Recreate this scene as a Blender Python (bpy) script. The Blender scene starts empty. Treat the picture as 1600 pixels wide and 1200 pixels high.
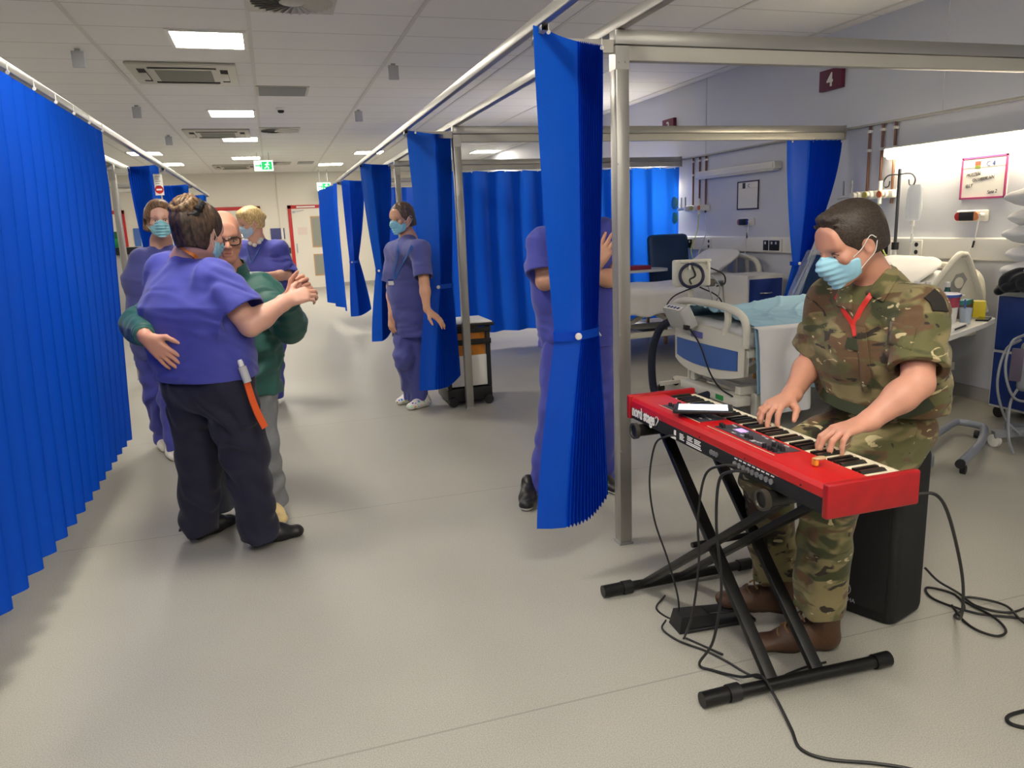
import bpy, bmesh, math, random
import numpy as np
from mathutils import Vector, Matrix
random.seed(7)
SC = bpy.context.scene; COL = SC.collection
PI = math.pi
V = lambda *a: np.array(a, float)
def unit(v):
    v = np.asarray(v, float); return v/np.linalg.norm(v)
# ---------------------------------------------------------------- camera
FPX = 1177.0; CAMZ = 1.47
_v1 = V(423-800, -(366-600), -FPX); _v2 = V(4725-800, -(193-600), -FPX)
_Y = unit(_v1); _X = unit(_v2-_Y*(_v2@_Y)); _Z = np.cross(_X, _Y)
CM = np.stack([_X, _Y, _Z], 1)            # world -> camera
CAM = V(0, 0, CAMZ)
def _ray(u, v): return CM.T@V(u-800, -(v-600), -FPX)
def PZ(u, v, z=0.0):
    r = _ray(u, v); return CAM+r*((z-CAMZ)/r[2])
def PY(u, v, y):
    r = _ray(u, v); return CAM+r*(y/r[1])
def PX(u, v, x):
    r = _ray(u, v); return CAM+r*(x/r[0])
cd = bpy.data.cameras.new('camera'); cam = bpy.data.objects.new('camera', cd); COL.objects.link(cam)
cam.matrix_world = Matrix([[*CM.T[i], CAM[i]] for i in range(3)]+[[0, 0, 0, 1]])
cd.sensor_width = 36; cd.lens = 36*FPX/1600; cd.clip_start = .05; cd.clip_end = 100
SC.camera = cam
# ---------------------------------------------------------------- materials
def lin(c):
    return tuple((x/255/12.92 if x/255 <= .04045 else ((x/255+.055)/1.055)**2.4) for x in c)
MATS = {}
def mat(name, col, rough=.5, metal=0., emit=None, es=0., var=0., vs=8., bump=0., bs=60., trans=0., alpha=1., sheen=0., spec=.5):
    m = bpy.data.materials.new(name); m.use_nodes = True; nt = m.node_tree
    b = nt.nodes['Principled BSDF']; c = lin(col)
    b.inputs['Base Color'].default_value = (*c, 1); b.inputs['Roughness'].default_value = rough
    b.inputs['Metallic'].default_value = metal; b.inputs['Specular IOR Level'].default_value = spec
    if sheen: b.inputs['Sheen Weight'].default_value = sheen
    if emit: b.inputs['Emission Color'].default_value = (*lin(emit), 1); b.inputs['Emission Strength'].default_value = es
    if trans: b.inputs['Transmission Weight'].default_value = trans
    if alpha < 1: b.inputs['Alpha'].default_value = alpha
    if var or bump: tc = nt.nodes.new('ShaderNodeTexCoord')
    if var:
        n = nt.nodes.new('ShaderNodeTexNoise'); n.inputs['Scale'].default_value = vs; n.inputs['Detail'].default_value = 4
        nt.links.new(tc.outputs['Object'], n.inputs['Vector'])
        mx = nt.nodes.new('ShaderNodeMix'); mx.data_type = 'RGBA'
        mx.inputs[6].default_value = (*[x*(1-var) for x in c], 1); mx.inputs[7].default_value = (*[min(1, x*(1+var)) for x in c], 1)
        nt.links.new(n.outputs['Fac'], mx.inputs[0]); nt.links.new(mx.outputs[2], b.inputs['Base Color'])
    if bump:
        n2 = nt.nodes.new('ShaderNodeTexNoise'); n2.inputs['Scale'].default_value = bs; n2.inputs['Detail'].default_value = 3
        nt.links.new(tc.outputs['Object'], n2.inputs['Vector'])
        bp = nt.nodes.new('ShaderNodeBump'); bp.inputs['Strength'].default_value = bump; bp.inputs['Distance'].default_value = .01
        nt.links.new(n2.outputs['Fac'], bp.inputs['Height']); nt.links.new(bp.outputs['Normal'], b.inputs['Normal'])
    MATS[name] = m
    return m
def cloth_mat(name, col, tr=.35):
    m = bpy.data.materials.new(name); m.use_nodes = True; nt = m.node_tree
    out = nt.nodes['Material Output']; nt.nodes.remove(nt.nodes['Principled BSDF'])
    d = nt.nodes.new('ShaderNodeBsdfDiffuse'); t = nt.nodes.new('ShaderNodeBsdfTranslucent'); g = nt.nodes.new('ShaderNodeBsdfGlossy')
    tc = nt.nodes.new('ShaderNodeTexCoord'); n = nt.nodes.new('ShaderNodeTexNoise'); n.inputs['Scale'].default_value = 90
    nt.links.new(tc.outputs['Object'], n.inputs['Vector'])
    c = lin(col); mx = nt.nodes.new('ShaderNodeMix'); mx.data_type = 'RGBA'
    mx.inputs[6].default_value = (*[x*.9 for x in c], 1); mx.inputs[7].default_value = (*[min(1, x*1.1) for x in c], 1)
    nt.links.new(n.outputs['Fac'], mx.inputs[0])
    nt.links.new(mx.outputs[2], d.inputs['Color']); t.inputs['Color'].default_value = (c[0]+.01, min(1, c[1]*2.2), min(1, c[2]*1.35), 1)
    g.inputs['Color'].default_value = (.5, .6, .8, 1); g.inputs['Roughness'].default_value = .5
    m1 = nt.nodes.new('ShaderNodeMixShader'); m1.inputs[0].default_value = tr
    m2 = nt.nodes.new('ShaderNodeMixShader'); m2.inputs[0].default_value = .03
    nt.links.new(d.outputs[0], m1.inputs[1]); nt.links.new(t.outputs[0], m1.inputs[2])
    nt.links.new(m1.outputs[0], m2.inputs[1]); nt.links.new(g.outputs[0], m2.inputs[2]); nt.links.new(m2.outputs[0], out.inputs[0])
    MATS[name] = m
    return m
# ---------------------------------------------------------------- mesh builder
ORG = {}
class MB:
    def __init__(s): s.v = []; s.f = []; s.m = []
    def _add(s, vs, fs, mi=0):
        b = len(s.v); s.v.extend([tuple(map(float, p)) for p in vs])
        s.f.extend([tuple(b+i for i in f) for f in fs]); s.m.extend([mi]*len(fs)); return s
    def box(s, c, d, R=None, bev=0., mi=0):
        c = np.asarray(c, float); h = np.asarray(d, float)/2; R = np.eye(3) if R is None else np.asarray(R, float)
        if bev <= 0:
            vs = [(x, y, z) for x in (-1, 1) for y in (-1, 1) for z in (-1, 1)]
            fs = [(0, 1, 3, 2), (4, 6, 7, 5), (0, 4, 5, 1), (2, 3, 7, 6), (0, 2, 6, 4), (1, 5, 7, 3)]
            return s._add([c+R@(np.array(p)*h) for p in vs], fs, mi)
        bm = bmesh.new(); bmesh.ops.create_cube(bm, size=1)
        for q in bm.verts: q.co = Vector((q.co.x*2*h[0], q.co.y*2*h[1], q.co.z*2*h[2]))
        bmesh.ops.bevel(bm, geom=bm.edges[:], offset=min(bev, *(h*.98)), segments=3, profile=.5, affect='EDGES')
        bm.verts.index_update()
        vs = [c+R@np.array(q.co) for q in bm.verts]; fs = [[q.index for q in f.verts] for f in bm.faces]
        bm.free(); return s._add(vs, fs, mi)
    def bb(s, a, b, bev=0., mi=0):
        a = np.minimum(a, b).astype(float) if False else np.array(a, float); b = np.array(b, float)
        return s.box((a+b)/2, np.abs(b-a), None, bev, mi)
    def bar(s, a, b, w, h, up=(0, 0, 1), bev=0., mi=0):
        a = np.asarray(a, float); b = np.asarray(b, float); d = unit(b-a); x = np.cross(d, up)
        x = unit(x) if np.linalg.norm(x) > 1e-6 else V(1, 0, 0); z = np.cross(x, d)
        return s.box((a+b)/2, (w, np.linalg.norm(b-a), h), np.stack([x, d, z], 1), bev, mi)
    def tube(s, pts, r, n=8, mi=0, cap=True):
        P = [np.asarray(p, float) for p in pts]; k = len(P); r = [r]*k if np.isscalar(r) else r
        t = [unit(P[min(i+1, k-1)]-P[max(i-1, 0)]+1e-9) for i in range(k)]
        x = np.cross(t[0], V(0, 0, 1)); x = unit(x) if np.linalg.norm(x) > 1e-3 else V(1, 0, 0)
        vs = []
        for i in range(k):
            x = unit(x-t[i]*(x@t[i])); y = np.cross(t[i], x)
            for j in range(n):
                a = 2*PI*j/n; vs.append(P[i]+r[i]*(x*math.cos(a)+y*math.sin(a)))
        fs = [(i*n+j, i*n+(j+1) % n, (i+1)*n+(j+1) % n, (i+1)*n+j) for i in range(k-1) for j in range(n)]
        if cap: fs += [tuple(range(n))[::-1], tuple((k-1)*n+j for j in range(n))]
        return s._add(vs, fs, mi)
    def lathe(s, c, prof, n=20, axis=(0, 0, 1), mi=0):
        ax = unit(axis); x = np.cross(ax, V(0, 1, 0)); x = unit(x) if np.linalg.norm(x) > 1e-3 else V(1, 0, 0); y = np.cross(ax, x)
        c = np.asarray(c, float); vs = []
        for r, z in prof:
            for j in range(n):
                a = 2*PI*j/n; vs.append(c+ax*z+max(r, 1e-4)*(x*math.cos(a)+y*math.sin(a)))
        k = len(prof)
        fs = [(i*n+j, i*n+(j+1) % n, (i+1)*n+(j+1) % n, (i+1)*n+j) for i in range(k-1) for j in range(n)]
        fs += [tuple(range(n))[::-1], tuple((k-1)*n+j for j in range(n))]
        return s._add(vs, fs, mi)
    def cyl(s, a, b, r, n=16, mi=0): return s.tube([a, b], r, n, mi)
    def prism(s, poly, vec, mi=0):
        P = [np.asarray(p, float) for p in poly]; n = len(P); vec = np.asarray(vec, float)
        fs = [tuple(range(n))[::-1], tuple(range(n, 2*n))]+[(i, (i+1) % n, n+(i+1) % n, n+i) for i in range(n)]
        return s._add(P+[p+vec for p in P], fs, mi)
    def grid(s, G, mi=0, closed=False):
        m, n = len(G), len(G[0]); vs = [p for row in G for p in row]
        fs = [(i*n+j, i*n+(j+1) % n, (i+1)*n+(j+1) % n, (i+1)*n+j) for i in range(m-1) for j in range(n if closed else n-1)]
        return s._add(vs, fs, mi)
    def ball(s, c, r, R=None, n=14, mi=0):
        r = np.array([r]*3 if np.isscalar(r) else r, float); R = np.eye(3) if R is None else R; c = np.asarray(c, float)
        G = [[c+R@(r*V(math.sin(PI*i/n)*math.cos(2*PI*j/(2*n)), math.sin(PI*i/n)*math.sin(2*PI*j/(2*n)), math.cos(PI*i/n))) for j in range(2*n)] for i in range(n+1)]
        return s.grid(G, mi, True)
    def build(s, name, m, parent=None, ang=35, origin=None):
        P = np.array(s.v)
        if parent is not None: o0 = ORG[parent.name]
        elif origin is not None: o0 = np.asarray(origin, float)
        else: o0 = V((P[:, 0].min()+P[:, 0].max())/2, (P[:, 1].min()+P[:, 1].max())/2, P[:, 2].min())
        me = bpy.data.meshes.new(name); me.from_pydata([tuple(p) for p in P-o0], [], s.f)
        for q in (m if isinstance(m, (list, tuple)) else [m]): me.materials.append(q)
        me.polygons.foreach_set('material_index', s.m)
        me.polygons.foreach_set('use_smooth', [True]*len(me.polygons)); me.update()
        bm = bmesh.new(); bm.from_mesh(me); bmesh.ops.recalc_face_normals(bm, faces=bm.faces[:]); bm.to_mesh(me); bm.free()
        me.set_sharp_from_angle(angle=math.radians(ang))
        o = bpy.data.objects.new(name, me); COL.objects.link(o)
        if parent is not None: o.parent = parent
        else: o.location = o0
        ORG[o.name] = o0
        return o
def tag(o, label, cat, group=None):
    o['label'] = label; o['category'] = cat
    if group: o['group'] = group
    return o
def thing(name, label, cat, loc=(0, 0, 0), group=None):
    o = bpy.data.objects.new(name, None); COL.objects.link(o); o.location = loc; o.empty_display_size = .05
    ORG[o.name] = V(*loc); return tag(o, label, cat, group)
def struct(name, mb, m, parent=None):
    o = mb.build(name, m, parent, origin=None if parent else (0, 0, 0))
    if parent is None: o['kind'] = 'structure'
    return o
def dup(root, loc, rotz=0., label=None, group=None):
    def cp(o, par):
        c = o.copy(); COL.objects.link(c); c.parent = par
        ORG[c.name] = ORG.get(o.name, V(0, 0, 0))
        for ch in list(o.children): cp(ch, c)
        return c
    r = cp(root, None); r.location = loc; r.rotation_euler = (0, 0, rotz)
    if label: r['label'] = label
    if group: r['group'] = group
    return r
def text_mb(txt, size, org, xd, yd, depth=.002, mb=None, mi=0, align='LEFT', bold=0., shear=0., sx=1.):
    """lettering as extruded mesh; xd = writing direction, yd = letter-up direction"""
    cu = bpy.data.curves.new('t', 'FONT'); cu.body = txt; cu.size = size; cu.extrude = depth/2; cu.align_x = align; cu.offset = bold; cu.shear = shear
    ob = bpy.data.objects.new('t', cu); COL.objects.link(ob)
    me = bpy.data.meshes.new_from_object(ob.evaluated_get(bpy.context.evaluated_depsgraph_get()))
    xd = unit(xd); yd = unit(yd); zd = np.cross(xd, yd); org = np.asarray(org, float)
    mb = mb or MB()
    mb._add([org+xd*q.co.x*sx+yd*q.co.y+zd*q.co.z for q in me.vertices], [tuple(p.vertices) for p in me.polygons], mi)
    bpy.data.objects.remove(ob); bpy.data.curves.remove(cu); bpy.data.meshes.remove(me)
    return mb
def spline(pts, n=8):
    """Catmull-Rom through pts"""
    P = [np.asarray(p, float) for p in pts]; P = [2*P[0]-P[1]]+P+[2*P[-1]-P[-2]]; out = []
    for i in range(1, len(P)-2):
        for k in range(n):
            t = k/n; a, b, c, d = P[i-1:i+3]
            out.append(.5*((2*b)+(c-a)*t+(2*a-5*b+4*c-d)*t*t+(3*b-a-3*c+d)*t**3))
    out.append(P[-2]); return out
# ---------------------------------------------------------------- palette
blue_cloth = cloth_mat('blue_curtain_cloth', (0, 74, 200), .36)
white_paint = mat('white_paint', (208, 211, 220), .55, var=.03, vs=2)
far_paint = mat('cream_paint', (226, 220, 206), .6, var=.03, vs=1)
alu = mat('satin_aluminium', (168, 166, 160), .30, .7, var=.04, vs=12)
cream_metal = mat('cream_painted_metal', (186, 183, 172), .42, .15)
white_plastic = mat('white_plastic', (228, 227, 221), .4)
grey_plastic = mat('grey_plastic', (150, 152, 152), .5)
black_plastic = mat('black_plastic', (22, 22, 24), .45)
black_matte = mat('black_matte', (16, 16, 17), .75, bump=.15, bs=250)
dark_slot = mat('dark_slot', (38, 37, 35), .8)
red_paint = mat('red_paint', (186, 30, 28), .45)
blue_panel = mat('blue_laminate', (14, 50, 130), .45, var=.05)
steel = mat('steel', (180, 182, 186), .3, .85)
copper = mat('copper_pipe', (122, 84, 66), .45, .5, var=.15, vs=20)
glass_dim = mat('door_glass', (150, 152, 140), .15)
paper = mat('paper', (236, 234, 228), .7)
ink = mat('ink', (50, 48, 55), .7)
maroon = mat('maroon_plastic', (96, 22, 58), .5)
green_plastic = mat('green_plastic', (40, 160, 80), .5)
linen_white = mat('white_linen', (224, 224, 226), .85, var=.03, vs=10, bump=.1, bs=200)
cable_black = mat('black_cable', (20, 20, 21), .5)
lamp_on = mat('lamp_diffuser', (255, 255, 255), .5, emit=(255, 246, 231), es=42)
bed_lamp_on = mat('bed_lamp_diffuser', (255, 255, 255), .5, emit=(255, 236, 200), es=26); bed_lamp_hi = mat('bed_lamp_diffuser_bright', (255, 255, 255), .5, emit=(255, 244, 226), es=100)

XW = 5.1; YF = 21.4; CZ = 3.05; YB = -4.0
# floor: grey speckled vinyl with sheet seams
fm = mat('grey_vinyl_floor', (171, 167, 159), .45)
nt = fm.node_tree; b = nt.nodes['Principled BSDF']; tc = nt.nodes.new('ShaderNodeTexCoord')
n1 = nt.nodes.new('ShaderNodeTexNoise'); n1.inputs['Scale'].default_value = 260; n1.inputs['Detail'].default_value = 2
n2 = nt.nodes.new('ShaderNodeTexNoise'); n2.inputs['Scale'].default_value = 1.3; n2.inputs['Detail'].default_value = 4
for n in (n1, n2): nt.links.new(tc.outputs['Object'], n.inputs['Vector'])
cr = nt.nodes.new('ShaderNodeValToRGB'); cr.color_ramp.elements[0].position = .3; cr.color_ramp.elements[1].position = .72
cr.color_ramp.elements[0].color = (*lin((152, 150, 140)), 1); cr.color_ramp.elements[1].color = (*lin((188, 186, 175)), 1)
nt.links.new(n1.outputs['Fac'], cr.inputs['Fac'])
mx = nt.nodes.new('ShaderNodeMix'); mx.data_type = 'RGBA'; mx.blend_type = 'MULTIPLY'; mx.inputs[0].default_value = .25
nt.links.new(cr.outputs['Color'], mx.inputs[6]); nt.links.new(n2.outputs['Fac'], mx.inputs[7])
sep = nt.nodes.new('ShaderNodeSeparateXYZ'); nt.links.new(tc.outputs['Object'], sep.inputs[0])
def mnode(op, a, bv=None, c=None):
    q = nt.nodes.new('ShaderNodeMath'); q.operation = op
    for i, x in enumerate((a, bv, c)):
        if x is None: continue
        if isinstance(x, (int, float)): q.inputs[i].default_value = x
        else: nt.links.new(x, q.inputs[i])
    return q.outputs[0]
sy = mnode('ABSOLUTE', mnode('SUBTRACT', mnode('MODULO', mnode('ADD', sep.outputs['Y'], 1.967*11-1.966), 1.967), .0))
seam = mnode('LESS_THAN', mnode('ABSOLUTE', mnode('SUBTRACT', sy, .004)), .0035)
mx2 = nt.nodes.new('ShaderNodeMix'); mx2.data_type = 'RGBA'; mx2.inputs[7].default_value = (*lin((120, 116, 110)), 1)
nt.links.new(mnode('MULTIPLY', seam, .55), mx2.inputs[0]); nt.links.new(mx.outputs[2], mx2.inputs[6]); nt.links.new(mx2.outputs[2], b.inputs['Base Color'])
rr = nt.nodes.new('ShaderNodeMapRange'); rr.inputs[3].default_value = .36; rr.inputs[4].default_value = .56
nt.links.new(n2.outputs['Fac'], rr.inputs[0]); nt.links.new(rr.outputs[0], b.inputs['Roughness'])
struct('floor', MB().bb((-XW-.2, YB-.2, -.1), (XW+.2, YF+.2, 0)), fm)
# ceiling: 1.22 x 0.6 m lay-in tiles
cm_ = mat('ceiling_tile', (226, 224, 221), .8, var=.03, vs=3)
nt = cm_.node_tree; b = nt.nodes['Principled BSDF']; tc = nt.nodes.new('ShaderNodeTexCoord')
src = b.inputs['Base Color'].links[0].from_socket
sep = nt.nodes.new('ShaderNodeSeparateXYZ'); nt.links.new(tc.outputs['Object'], sep.inputs[0])
gy = mnode('LESS_THAN', mnode('MODULO', mnode('ADD', sep.outputs['Y'], 12-.12+.006), .6), .009)
gx = mnode('LESS_THAN', mnode('MODULO', mnode('ADD', sep.outputs['X'], 12.2+.006), 1.22), .009)
mx = nt.nodes.new('ShaderNodeMix'); mx.data_type = 'RGBA'; mx.inputs[7].default_value = (*lin((120, 117, 113)), 1)
nt.links.new(mnode('MULTIPLY', mnode('MAXIMUM', gx, gy), .7), mx.inputs[0]); nt.links.new(src, mx.inputs[6]); nt.links.new(mx.outputs[2], b.inputs['Base Color'])
struct('ceiling', MB().bb((-XW-.2, YB-.2, CZ), (XW+.2, YF+.2, CZ+.1)), cm_)
tee = mat('ceiling_tee_enamel', (205, 202, 196), .5)
mb = MB()
for k in range(-4, 5):
    x = 1.22*k; mb.bb((x-.017, YB, CZ-.004), (x+.017, YF, CZ+.001))
struct('trim_1', mb, tee)
mb = MB().bb((XW, YB-.2, 0), (XW+.15, YF+.2, CZ))
mb.bb((5.03, YB, 2.2), (XW, YF, CZ))
struct('wall_right', mb, white_paint)
struct('wall_left', MB().bb((-XW-.15, YB-.2, 0), (-XW, YF+.2, CZ)), white_paint)
struct('wall_far', MB().bb((-XW, YF, 0), (XW, YF+.15, CZ)), far_paint)
struct('wall_near', MB().bb((-XW, YB-.15, 0), (XW, YB, CZ)), white_paint)
sk = mat('grey_skirting', (168, 166, 160), .5)
struct('baseboard_far', MB().bb((-XW, YF-.015, 0), (XW, YF, .1)), sk)
struct('baseboard_right', MB().bb((XW-.015, YB, 0), (XW, YF, .1)), sk)
mb = MB()
for y in (4.83, 8.2, 11.4): mb.bb((5.022, y, 2.2), (5.03, y+.02, CZ))      # panel joints
struct('trim_2', mb, white_paint)
struct('trim_3', MB().bb((5.035, YB, 2.185), (5.1, YF, 2.2)), sk)
# bedhead service trunking along the wall
trunk = MB().bb((5.035, 2.6, 1.07), (5.1, 10.9, 1.235), .012)
tr_o = struct('trim_4', trunk, white_plastic)
# conduit on the far wall
struct('trim_5', MB().bb((.27, YF-.05, .9), (.33, YF, CZ)), far_paint)

# doors in the far wall
def door(n, x0, x1, h, fr=.09):
    r = thing('door_%d' % n, 'white door in a red frame', 'door', ((x0+x1)/2, YF, 0)); r['kind'] = 'structure'; del r['label'], r['category']
    mb = MB(); y = YF-.05
    mb.bb((x0, y, 0), (x0+fr, YF, h), .005).bb((x1-fr, y, 0), (x1, YF, h), .005).bb((x0, y, h-fr), (x1, YF, h), .005)
    mb.build('frame', red_paint, r)
    lf = MB().bb((x0+fr, YF-.035, 0), (x1-fr, YF, h-fr)).build('leaf', far_paint, r)
    return r, lf, y
r, lf, y = door(1, .49, 1.75, 2.2)
wood_b = mat('beech_bead', (190, 150, 110), .5)
for z0, z1 in ((1.08, 1.9), (.32, .9)):
    f = MB()
    for a, b2 in (((1.05, YF-.05, z0), (1.08, YF-.03, z1)), ((1.30, YF-.05, z0), (1.33, YF-.03, z1)), ((1.08, YF-.05, z0), (1.30, YF-.03, z0+.03)), ((1.08, YF-.05, z1-.03), (1.30, YF-.03, z1))): f.bb(a, b2)
    fo = f.build('vision_frame', wood_b, r); MB().bb((1.08, YF-.042, z0+.03), (1.30, YF-.034, z1-.03)).build('pane', glass_dim, fo)
MB().bb((.70, YF-.05, 1.42), (.95, YF-.036, 1.62)).build('door_notice', mat('pinkish_notice', (222, 205, 196), .6), r)
mb = MB().bb((.6, YF-.07, 2.0), (.67, YF-.035, 2.05)).bar((.66, YF-.06, 2.04), (.9, YF-.06, 2.06), .02, .015); mb.build('door_closer', steel, r)
MB().lathe((1.45, YF-.036, 1.5), [(.05, 0), (.05, .01)], 16, (0, -1, 0)).build('round_sign', blue_panel, r)
MB().bb((.72, YF-.053, 2.13), (1.2, YF-.051, 2.17)).build('door_name_strip', white_plastic, r)
MB().bb((.63, YF-.05, .95), (.66, YF-.034, 1.2)).build('handle', steel, r)
door(2, -1.42, -.2, 2.2)
door(3, -4.35, -3.45, 2.2)
# items on the far wall
tag(MB().bb((.0, YF-.04, 1.33), (.36, YF, 1.62), .01).build('wall_noticeboard', mat('slate_blue', (62, 66, 120), .5)), 'small slate blue panel on the far wall beside the red framed door', 'noticeboard')
tag(MB().bb((.36, YF-.05, .95), (.47, YF, 1.1), .01).build('door_entry_box', black_plastic), 'small black box on the far wall by the red door frame', 'entry box')  # door entry box beside the red frame
t = thing('wall_clock', 'round pale wall clock high on the far wall above the door', 'clock', (1.5, YF, 2.45))
MB().lathe((1.55, YF, 2.46), [(.17, 0), (.17, .03), (.15, .045)], 28, (0, -1, 0)).build('rim', grey_plastic, t)
MB().lathe((1.55, YF-.04, 2.46), [(.15, 0), (.15, .007)], 28, (0, -1, 0)).build('dial', paper, t)
# ---------------------------------------------------------------- ceiling fittings
tl = thing('ceiling_light', 'square ceiling light', 'ceiling light', (0, 0, 0), 'square ceiling light panels')
mb = MB()
for a, b2 in (((-.3, -.3), (-.27, .3)), ((.27, -.3), (.3, .3)), ((-.27, -.3), (.27, -.27)), ((-.27, .27), (.27, .3))): mb.bb((*a, -.012), (*b2, -.0005))
mb.build('frame', white_plastic, tl); MB().bb((-.272, -.272, -.01), (.272, .272, -.001)).build('diffuser', lamp_on, tl)
LPOS = [(-.33, 7.04, 'lit square ceiling light, the largest in view, before the slatted air unit'), (-.33, 11.05, 'lit square ceiling light in the middle row, second along the aisle'),
 (-.33, 13.93, 'lit square ceiling light in the middle row, third along the aisle'), (-.33, 17.25, 'lit square ceiling light just above the hanging green exit sign'),
 (1.52, 19.05, 'lit square ceiling light in front of the red framed door'), (2.1, 16.35, 'lit square ceiling light crossed by the long white curtain rail'),
 (4.62, 16.45, 'lit square ceiling light over the bay beyond the second post'), (-2.1, 16.1, 'lit square ceiling light behind the rail of the big blue curtain'),
 (-1.95, 18.45, 'lit square ceiling light above the curtain with the notice'), (-.33, 3.4, None), (-.33, -.2, None), (.92, .6, None), (.92, -2.4, None), (2.6, -1.6, None), (-3.1, 8.5, None)]  # unseen pair beside the aisle row is added to front-light the big curtain
for i, (x, y, lb) in enumerate(LPOS):
    o = tl if i == 0 else dup(tl, (0, 0, 0)); o.location = (x, y, CZ)
    o['label'] = lb or 'unseen lit square ceiling light placed out of view to light the ward'
    if lb is None: o['group'] = 'ceiling lights beyond the view'
def ac(x, y, label, first=[None]):
    if first[0] is None:
        r = thing('air_conditioning_cassette', label, 'air conditioner', (0, 0, 0), 'ceiling air units')
        MB().bb((-.48, -.48, -.03), (.48, .48, -.001), .012).build('panel', cream_metal, r)
        MB().bb((-.25, -.28, -.036), (.25, .28, -.02), .004).build('intake_grille', mat('intake_mesh', (122, 122, 112), .7, bump=.3, bs=150), r)
        for a, b2 in (((-.3, .32), (.3, .38)), ((-.3, -.38), (.3, -.32)), ((-.4, -.3), (-.33, .3)), ((.33, -.3), (.4, .3))):
            MB().bb((*a, -.034), (*b2, -.02)).build('air_slot', dark_slot, r)
            c0 = ((a[0]+b2[0])/2, (a[1]+b2[1])/2)
            MB().box((c0[0], c0[1], -.042), ((b2[0]-a[0])*.95, (b2[1]-a[1])*.55, .008), None, .002).build('louvre', cream_metal, r)
        first[0] = r; r.location = (x, y, CZ)
    else: dup(first[0], (x, y, CZ), 0, label)
ac(-.64, 8.42, 'square ceiling air unit with grey grille beyond the largest ceiling light')
ac(-.63, 13.1, 'square ceiling air unit between the second and third aisle lights')
ac(-.63, 19.3, 'distant square ceiling air unit close to the far wall')
def swirl(x, y, label, first=[None]):
    if first[0] is None:
        r = thing('swirl_diffuser', label, 'air vent', (0, 0, 0), 'swirl ceiling diffusers')
        MB().bb((-.3, -.3, -.012), (.3, .3, -.001)).build('plate', cream_metal, r)
        MB().lathe((0, 0, -.016), [(.275, 0), (.275, .004)], 36).build('recess', dark_slot, r)
        mb = MB()
        for k in range(28):
            a = 2*PI*k/28; d = V(math.cos(a), math.sin(a), 0); e = V(-d[1], d[0], 0)
            p0 = d*.09; p1 = d*.27+e*.05
            mb._add([p0+e*-.008+V(0, 0, -.018), p0+e*.008+V(0, 0, -.026), p1+e*.022+V(0, 0, -.03), p1+e*-.018+V(0, 0, -.018), p0+V(0, 0, -.016), p1+V(0, 0, -.0165)], [(0, 1, 2, 3), (0, 3, 5, 4), (1, 4, 5, 2), (0, 4, 1), (2, 5, 3)])
        mb.build('vanes', cream_metal, r, 80)
        MB().lathe((0, 0, -.03), [(.02, 0), (.08, .004), (.1, .014)], 28).build('hub', cream_metal, r)
        MB().lathe((0, 0, -.02), [(.272, .0), (.272, .012), (.282, .012), (.282, 0)], 36).build('ring', cream_metal, r)
        first[0] = r; r.location = (x, y, CZ)
    else: dup(first[0], (x, y, CZ), 0, label)
swirl(.3, 5.82, 'large swirl ceiling vent with fanned vanes cut by the top edge')
swirl(.29, 12.75, 'swirl ceiling vent beyond the flat grey ceiling grille')
swirl(.3, 18.6, 'tiny distant swirl ceiling vent before the exit sign')
t = thing('return_grille', 'flat grey rectangular ceiling grille beside the aisle lights', 'air vent', (.285, 9.35, CZ))
MB().bb((.0, 9.06, CZ-.01), (.57, 9.64, CZ-.001)).build('frame', cream_metal, t)
mb = MB()
for k in range(24): mb.bb((.03, 9.09+k*.0225, CZ-.016), (.54, 9.09+k*.0225+.012, CZ-.008))
mb.build('grille', grey_plastic, t)
for i, (x, lb) in enumerate(((.12, 'small grey ceiling grille, first of two before the exit sign'), (.75, 'small grey ceiling grille, second of two before the exit sign'))):
    tag(MB().bb((x, 18.3, CZ-.014), (x+.35, 18.85, CZ-.001), .003).build('small_grille', grey_plastic), lb, 'air vent', 'small ceiling grilles')
sens = None
for x, y, lb in ((-1.39, 7.5, 'small square sensor box on ceiling above the big blue curtain, first of the row'), (-1.39, 10.45, 'small square sensor box on ceiling left row, second along'), (-1.38, 13.4, 'small square sensor box on ceiling, smallest in the row over the curtain rail'),
                 (1.3, 7.8, 'small square sensor box on ceiling beside the seam, larger one'), (1.28, 10.72, 'small square sensor box on ceiling beside the seam, smaller one')):
    if sens is None:
        sens = thing('ceiling_sensor', lb, 'ceiling sensor', (0, 0, 0), 'square ceiling sensors')
        MB().bb((-.05, -.014, -.15), (.05, .014, -.018), .006).build('case', mat('sensor_grey', (176, 178, 184), .5), sens)
        MB().bb((-.02, -.012, -.02), (.02, .012, -.0005)).build('ceiling_mount', grey_plastic, sens); sens.location = (x, y, CZ)
    else: dup(sens, (x, y, CZ), 0, lb.replace('left row', 'in the row over the rail'))
t = thing('smoke_detector', 'round smoke detector on ceiling between vent grille and swirl vent', 'smoke detector', (.28, 10.6, CZ))
MB().lathe((.28, 10.6, CZ-.03), [(.05, 0), (.06, .01), (.06, .029)], 20).build('base', white_plastic, t)
MB().lathe((.28, 10.6, CZ-.06), [(.03, 0), (.04, .012), (.04, .031)], 20).build('chamber', dark_slot, t)
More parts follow.
